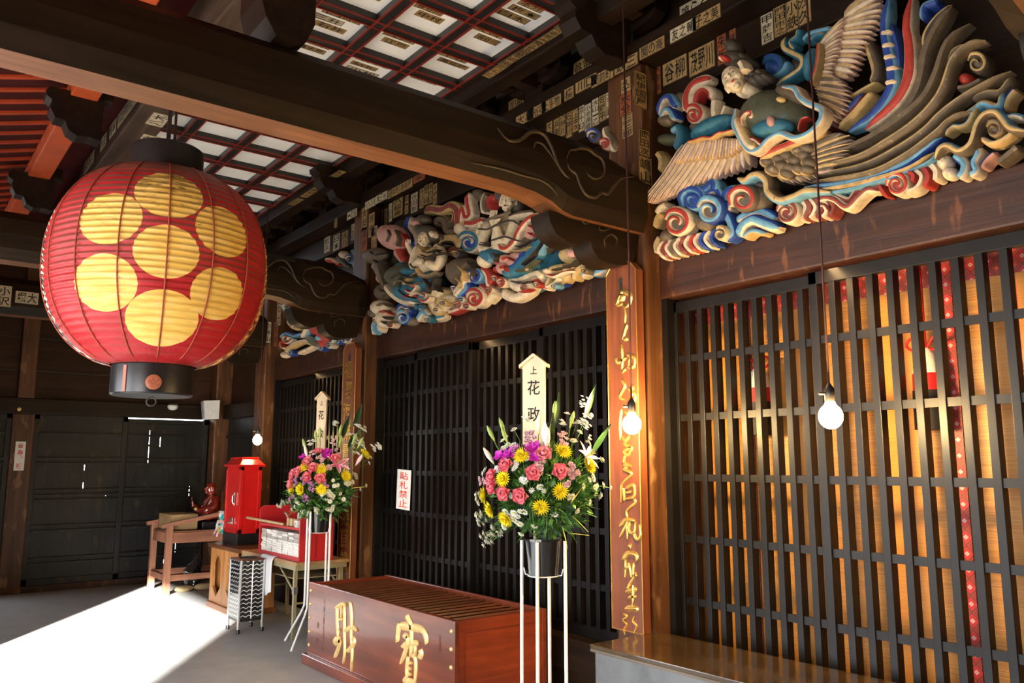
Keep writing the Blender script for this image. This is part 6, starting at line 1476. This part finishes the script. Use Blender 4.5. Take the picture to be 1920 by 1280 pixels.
c.blob('cloud_lobe', 180, 970, 95, 75, 'W', .13, .08); c.blob('cloud_lobe', 215, 1070, 75, 90, 'W', .15, .08); c.blob('cloud_lobe', 115, 1020, 50, 45, 'U', .13, .06); c.blob('cloud_lobe', 200, 830, 80, 80, 'U', .10, .07); c.blob('cloud_lobe', 310, 1060, 50, 90, 'W', .10, .06); c.band('cloud_wave', [(130, 1210), (120, 1140), (140, 1090)], 50, 'LW', .11); c.band('cloud_wave', [(180, 1190), (160, 1130)], 50, 'WL', .11); c.blob('cloud_lobe', 180, 700, 45, 45, 'M', .08, .05)
c.swirl(395, 1065, 85, 'WLB', 180, 1.5, 1, .14, core='B'); c.swirl(485, 970, 55, 'WT', 180, 1.3, 1, .13, core='T'); c.band('cloud_crest', [(320, 1000), (390, 940), (460, 990)], 60, 'WBL', .11); c.band('cloud_crest', [(540, 960), (590, 980), (640, 1060), (770, 1050)], 70, 'WTU', .13); c.band('cloud_crest', [(520, 1090), (580, 1010), (640, 1070)], 60, 'WLW', .15); c.blob('cloud_lobe', 460, 1090, 60, 50, 'U', .11, .06)
c.cr = F
c.band('flying_scarf', [(15, 370), (50, 250), (80, 330), (120, 310), (100, 200), (95, 110)], 60, 'WRW', .13, .03); c.band('flying_scarf', [(60, 385), (150, 390), (240, 355)], 65, 'WRW', .13, .03); c.blob('cloud_lobe', 20, 440, 50, 60, 'W', .11, .05); c.blob('cloud_lobe', 190, 130, 60, 60, 'U', .06, .05)
c.band('head_cloth', [(280, 110), (250, 190), (260, 290)], 70, 'WU', .16, .04); c.band('head_cloth', [(360, 140), (300, 180), (300, 260)], 80, 'R', .15, .04)
c.head(452, 190, 190, 150, -4, .24, -34); m = MB(); c.blob(None, 460, 130, 110, 90, 'H', .17, .08, mb=m); c.blob(None, 550, 220, 45, 90, 'H', .15, .06, mb=m); c.close(m, 'hair')
m = MB(); c.limb(m, [(400, 620, 100, .16), (410, 500, 105, .17), (430, 400, 90, .16), (450, 310, 40, .17)], 'S')
c.limb(m, [(270, 430, 52, .18), (235, 520, 48, .20), (225, 620, 44, .22), (265, 640, 42, .24)], 'S'); c.limb(m, [(380, 500, 40, .24), (350, 430, 36, .26), (310, 350, 30, .28), (320, 310, 26, .29)], 'S'); c.limb(m, [(520, 390, 56, .19), (490, 480, 52, .21), (430, 580, 48, .24), (380, 510, 40, .26), (360, 440, 34, .27)], 'S')
for q in range(4): c.limb(m, [(296+18*q, 300, 9, .30), (300+18*q, 268, 8, .30)], 'S')
c.limb(m, [(345, 370, 24, .28), (380, 345, 10, .29)], 'S'); c.close(m, 'body', remesh=.006)
m = MB(); m.tube([c.P(225, 365, .31), c.P(480, 280, .30)], .011, PAL['U'], 8); m.build('flute', cp, smooth=True)
for pts in ([(180, 440), (270, 440), (350, 400), (480, 360), (560, 400)], [(300, 545), (380, 520), (430, 510), (520, 540), (600, 560)], [(190, 580), (240, 590), (280, 600)]):
    m = MB(); m.tube(smooth_path([c.P(x, y, .30) for x, y in pts]), .007, PAL['K'], 6); m.build('binding_cord', cp, smooth=True)
c.band('sash', [(800, 325), (700, 330), (620, 390), (560, 480), (520, 570), (440, 625), (375, 580)], 60, 'WRW', .27, .03); c.band('sash', [(700, 290), (560, 310), (470, 340)], 60, 'UW', .22, .03); c.blob('brocade_sleeve', 705, 460, 85, 120, 'M', .19, .07, rot=15); c.blob('sleeve', 610, 580, 190, 70, 'U', .17, .09, rot=-15); c.band('sleeve_edge', [(440, 660), (580, 640), (700, 560), (770, 440), (760, 360)], 40, 'U', .23, .03)
c.band('robe', [(870, 340), (850, 480), (790, 620), (690, 740), (560, 820), (440, 860)], [120, 180, 210, 200, 170, 90], 'TT', .18, .09); c.band('robe', [(960, 540), (920, 660), (830, 760), (700, 830)], 90, 'T', .12, .06); c.blob('knee', 320, 690, 105, 75, 'T', .20, .09); c.blob('knee', 245, 735, 55, 65, 'S', .22, .06)
for x, y in ((635, 810), (825, 595)):
    m = MB()
    for k2 in range(9): a = k2*2*pi/9; c.blob(None, x+30*cos(a), y+22*sin(a), 16, 14, 'O', .265, .012, mb=m)
    c.blob(None, x, y, 22, 18, 'G', .27, .012, mb=m); c.close(m, 'robe_flower')
for x, y, rx, ry, col in ((440, 720, 80, 45, 'M'), (410, 800, 55, 60, 'M'), (500, 750, 45, 40, 'M'), (540, 690, 60, 35, 'M'), (370, 740, 35, 40, 'R')): c.blob('brocade_panel', x, y, rx, ry, col, .24, .04)
c.band('robe_edge', [(470, 790), (530, 760), (600, 660), (610, 720)], 35, 'B', .25, .02); c.band('sash_tail', [(230, 800), (290, 860), (310, 970)], 75, 'WR', .17, .04); c.band('sash_tail', [(330, 820), (400, 790)], 60, 'R', .2, .03)
c.band('cloud_crest', [(500, 900), (560, 910), (650, 890), (750, 850), (800, 900)], 75, 'S', .17, .04); c.swirl(420, 945, 60, 'WRW', 180, 1.4, 1, .20, core='R'); c.band('cloud_crest', [(420, 1010), (470, 1060), (560, 1070), (670, 1000), (640, 960), (560, 980), (470, 900)], 85, 'WS', .18, .04); c.band('cloud_crest', [(680, 940), (760, 920), (800, 965), (850, 985)], 55, 'WRW', .16, .03); c.band('cloud_crest', [(700, 1000), (760, 970), (840, 960)], 50, 'LU', .12); c.band('cloud_crest', [(390, 980), (330, 1050), (270, 1110)], 70, 'GS', .14)
m = MB(); c.blob(None, 1045, 690, 85, 80, 'G', .17, .09, mb=m); c.blob(None, 950, 810, 130, 45, 'G', .17, .07, -12, mb=m); c.blob(None, 840, 830, 40, 32, 'W', .2, .05, mb=m); c.close(m, 'dragon_head')
c.blob('dragon_brow', 1060, 665, 50, 45, 'M', .25, .04); c.band('dragon_mane', [(980, 830), (1090, 770), (1200, 660)], 60, 'GU', .19, .04); c.band('dragon_mane', [(1080, 920), (1110, 820), (1200, 760), (1260, 680)], 55, 'GU', .17, .04); c.band('dragon_mane', [(1060, 600), (1140, 620), (1180, 680)], 60, 'U', .15, .04); c.band('dragon_jaw', [(815, 860), (900, 880), (1000, 840), (1090, 830)], 34, 'WR', .20, .03); c.band('dragon_jaw', [(860, 880), (830, 970), (900, 940), (960, 870)], 36, 'WG', .17, .03); c.band('dragon_mane', [(980, 930), (1040, 860)], 55, 'GW', .15, .03)
c.band('cloud_crest', [(1145, 890), (1220, 820), (1300, 845), (1380, 800), (1360, 750), (1270, 770)], 62, 'WLB', .13, .04); c.swirl(1310, 765, 60, 'LW', 180, 1.3, 1, .14, core='L'); c.band('cloud_crest', [(1240, 870), (1340, 830), (1440, 780)], 45, 'LB', .11); c.band('cloud_crest', [(880, 990), (930, 960), (1000, 940)], 40, 'BLW', .10)
# above the beam end, next to the pillar
c.cr = crop(880, 240, 4.572)
c.swirl(1090, 80, 80, 'WBU', 180, 1.3, 1, .10, core='K'); c.band('cloud_crest', [(1190, -10), (1200, 60), (1240, 110), (1270, 200)], 75, 'WU', .12); c.swirl(1190, 150, 65, 'WRW', 180, 1.3, 1, .13, core='R')

# folds and small curls; dark bands paint in the shade of gaps
c.cr = E
for pts, w, pal, d in (
    ([(260, 700), (330, 660), (420, 690), (520, 650)], 16, 'K', .27), ([(280, 740), (360, 720), (440, 760), (540, 730)], 14, 'U', .27), ([(560, 700), (600, 760), (590, 830)], 14, 'K', .26), ([(680, 690), (670, 760), (700, 820)], 12, 'K', .25), ([(330, 800), (380, 850), (450, 880)], 12, 'K', .26), ([(430, 860), (500, 830), (560, 860)], 14, 'W', .27), ([(350, 690), (320, 740), (340, 790)], 14, 'O', .27),
    ([(540, 440), (600, 460), (690, 430)], 10, 'K', .28), ([(530, 480), (600, 500), (700, 470)], 10, 'K', .28), ([(690, 380), (740, 400), (780, 390)], 12, 'K', .26), ([(690, 450), (730, 470), (770, 460)], 10, 'K', .26), ([(440, 560), (470, 600), (500, 590)], 10, 'K', .27),
    ([(880, 580), (930, 640), (920, 720)], 14, 'G', .26), ([(960, 540), (1010, 600), (1010, 680)], 14, 'K', .25), ([(860, 690), (900, 740), (880, 790)], 12, 'G', .25),
    ([(70, 450), (110, 480), (180, 460)], 12, 'K', .23), ([(100, 520), (140, 560), (190, 540)], 12, 'K', .21), ([(230, 250), (250, 300), (220, 360)], 14, 'U', .25), ([(300, 250), (330, 320), (310, 400)], 14, 'U', .26), ([(360, 280), (390, 340), (370, 400)], 12, 'R', .25),
    ([(130, 950), (180, 930), (240, 960)], 14, 'U', .22), ([(160, 1010), (200, 1000), (260, 1030)], 14, 'R', .24), ([(170, 1090), (220, 1120), (270, 1090)], 14, 'U', .24), ([(190, 1050), (220, 1070), (250, 1050)], 12, 'K', .24), ([(150, 800), (200, 820), (250, 790)], 14, 'K', .18), ([(170, 860), (220, 870), (260, 840)], 12, 'U', .18),
    ([(820, 60), (850, 120), (830, 180)], 40, 'GD', .09), ([(760, 120), (800, 160), (790, 220)], 30, 'U', .09), ([(930, 30), (960, 90), (1000, 130)], 50, 'WRW', .10), ([(640, 330), (690, 300), (740, 330)], 40, 'U', .16)):
    c.band('fold_and_shade_band', pts, w, pal, d, .018)
for x, y, r, pal in ((880, 480, 45, 'GK'), (760, 930, 40, 'WG'), (900, 950, 45, 'WRW'), (980, 960, 40, 'RW'), (270, 1130, 40, 'WRW'), (620, 1080, 40, 'WT'), (430, 1000, 36, 'WB'), (140, 1090, 40, 'WU'), (700, 990, 36, 'GW'), (860, 800, 40, 'WB'), (930, 900, 36, 'LW')):
    c.swirl(x, y, r, pal, 180, 1.4, 1, .19, name='small_curl', th=.025)
c.cr = F
for pts, w, pal, d in (
    ([(860, 400), (830, 540), (740, 680)], 16, 'L', .29), ([(800, 420), (770, 560), (680, 680), (580, 770)], 14, 'K', .29), ([(900, 420), (880, 560), (820, 660)], 14, 'K', .27), ([(520, 830), (620, 800), (720, 720)], 12, 'O', .28), ([(640, 400), (690, 430), (740, 400)], 12, 'R', .28), ([(640, 470), (690, 500), (750, 470)], 12, 'R', .28), ([(660, 540), (700, 550), (740, 520)], 10, 'K', .27),
    ([(520, 600), (600, 590), (680, 540)], 12, 'K', .27), ([(480, 640), (580, 640), (680, 600)], 12, 'G', .27), ([(200, 560), (240, 570), (280, 560)], 10, 'K', .27), ([(320, 660), (350, 700), (330, 740)], 12, 'K', .30), ([(280, 660), (300, 710), (270, 750)], 12, 'L', .30),
    ([(480, 920), (580, 940), (660, 920)], 14, 'K', .23), ([(560, 1020), (620, 1010), (660, 990)], 14, 'R', .25), ([(960, 780), (1040, 770), (1100, 720)], 14, 'K', .26), ([(860, 820), (940, 800), (1010, 790)], 12, 'K', .25), ([(1010, 620), (1050, 600), (1100, 630)], 14, 'U', .28), ([(180, 350), (190, 420), (170, 480)], 36, 'GS', .14), ([(400, 720), (440, 700), (490, 730)], 12, 'R', .29), ([(380, 800), (420, 780), (440, 830)], 12, 'R', .29)):
    c.band('fold_and_shade_band', pts, w, pal, d, .018)
for x, y, r, pal in ((620, 990, 40, 'WRW'), (740, 960, 36, 'WR'), (300, 1010, 40, 'WRW'), (350, 900, 36, 'WR'), (900, 970, 30, 'WL'), (1180, 830, 36, 'GU'), (1130, 700, 36, 'GU')):
    c.swirl(x, y, r, pal, 180, 1.4, 1, .21, name='small_curl', th=.025)

# ------------------------------------------------------------------ far panel, half hidden by the beam
lp = thing('carved_transom', 'painted carving with a red peony over the far lattice, half behind the beam', 'carving', (CX, 8.3, 2.75))
c = Carver(lp); c.cr = crop(380, 440, 4)
c.swirl(640, 555, 42, 'WLB', 180, 1.4, 1, .1); 
for i, x in enumerate((672, 692, 712, 732)): c.band('plume', [(x, 560), (x-8, 620), (x-4, 700)], 26, ('U', 'W', 'MW', 'U')[i], .12+.004*i, .02)
c.band('plume', [(640, 640), (690, 690), (740, 700), (780, 640), (800, 610)], 34, 'GU', .10); c.blob('peony', 925, 740, 55, 65, 'R', .15, .08); c.blob('peony', 865, 715, 52, 40, 'R', .15, .07); c.blob('peony', 900, 800, 40, 45, 'R', .14, .06); c.blob('peony_leaf', 835, 795, 62, 34, 'O', .17, .05, rot=35); c.blob('peony_leaf', 880, 770, 35, 22, 'L', .19, .03, rot=-20); c.band('peony_leaf', [(795, 770), (810, 730), (830, 690)], 24, 'LW', .12)
c.band('branch', [(810, 650), (780, 710), (745, 770)], 24, 'S', .14, .03); c.band('branch', [(620, 870), (700, 820), (780, 800), (830, 820)], 36, 'GS', .14, .03); c.band('branch', [(720, 890), (790, 860), (850, 830)], 30, 'WG', .13, .03); c.swirl(640, 780, 40, 'WRW', 0, 1.3, 1, .11); c.band('cloud_crest', [(590, 770), (640, 740), (700, 760), (760, 740)], 26, 'LB', .1); c.blob('cloud_lobe', 625, 900, 32, 26, 'W', .11, .05); c.swirl(670, 890, 32, 'WLB', 180, 1.3, 1, .11); c.band('cloud_crest', [(600, 800), (610, 840), (640, 850)], 30, 'WR', .1)
for x, y in ((975, 790), (1025, 800), (1075, 790), (960, 830), (1110, 780), (900, 850)): c.swirl(x, y, 34, rng.choice(['WLB', 'LBW', 'WLW']), 180, 1.4, 1, .11, core='U')
c.blob('cloud_lobe', 1065, 150, 36, 30, 'W', .1, .05); c.band('cloud_crest', [(930, 190), (990, 190), (1030, 220)], 34, 'RW', .1); c.swirl(1120, 190, 44, 'WBL', 180, 1.3, 1, .1, core='O'); c.band('cloud_crest', [(1020, 160), (1060, 200), (1110, 240)], 40, 'OK', .09); c.band('cloud_crest', [(1130, 120), (1160, 160), (1150, 260)], 34, 'UL', .08)
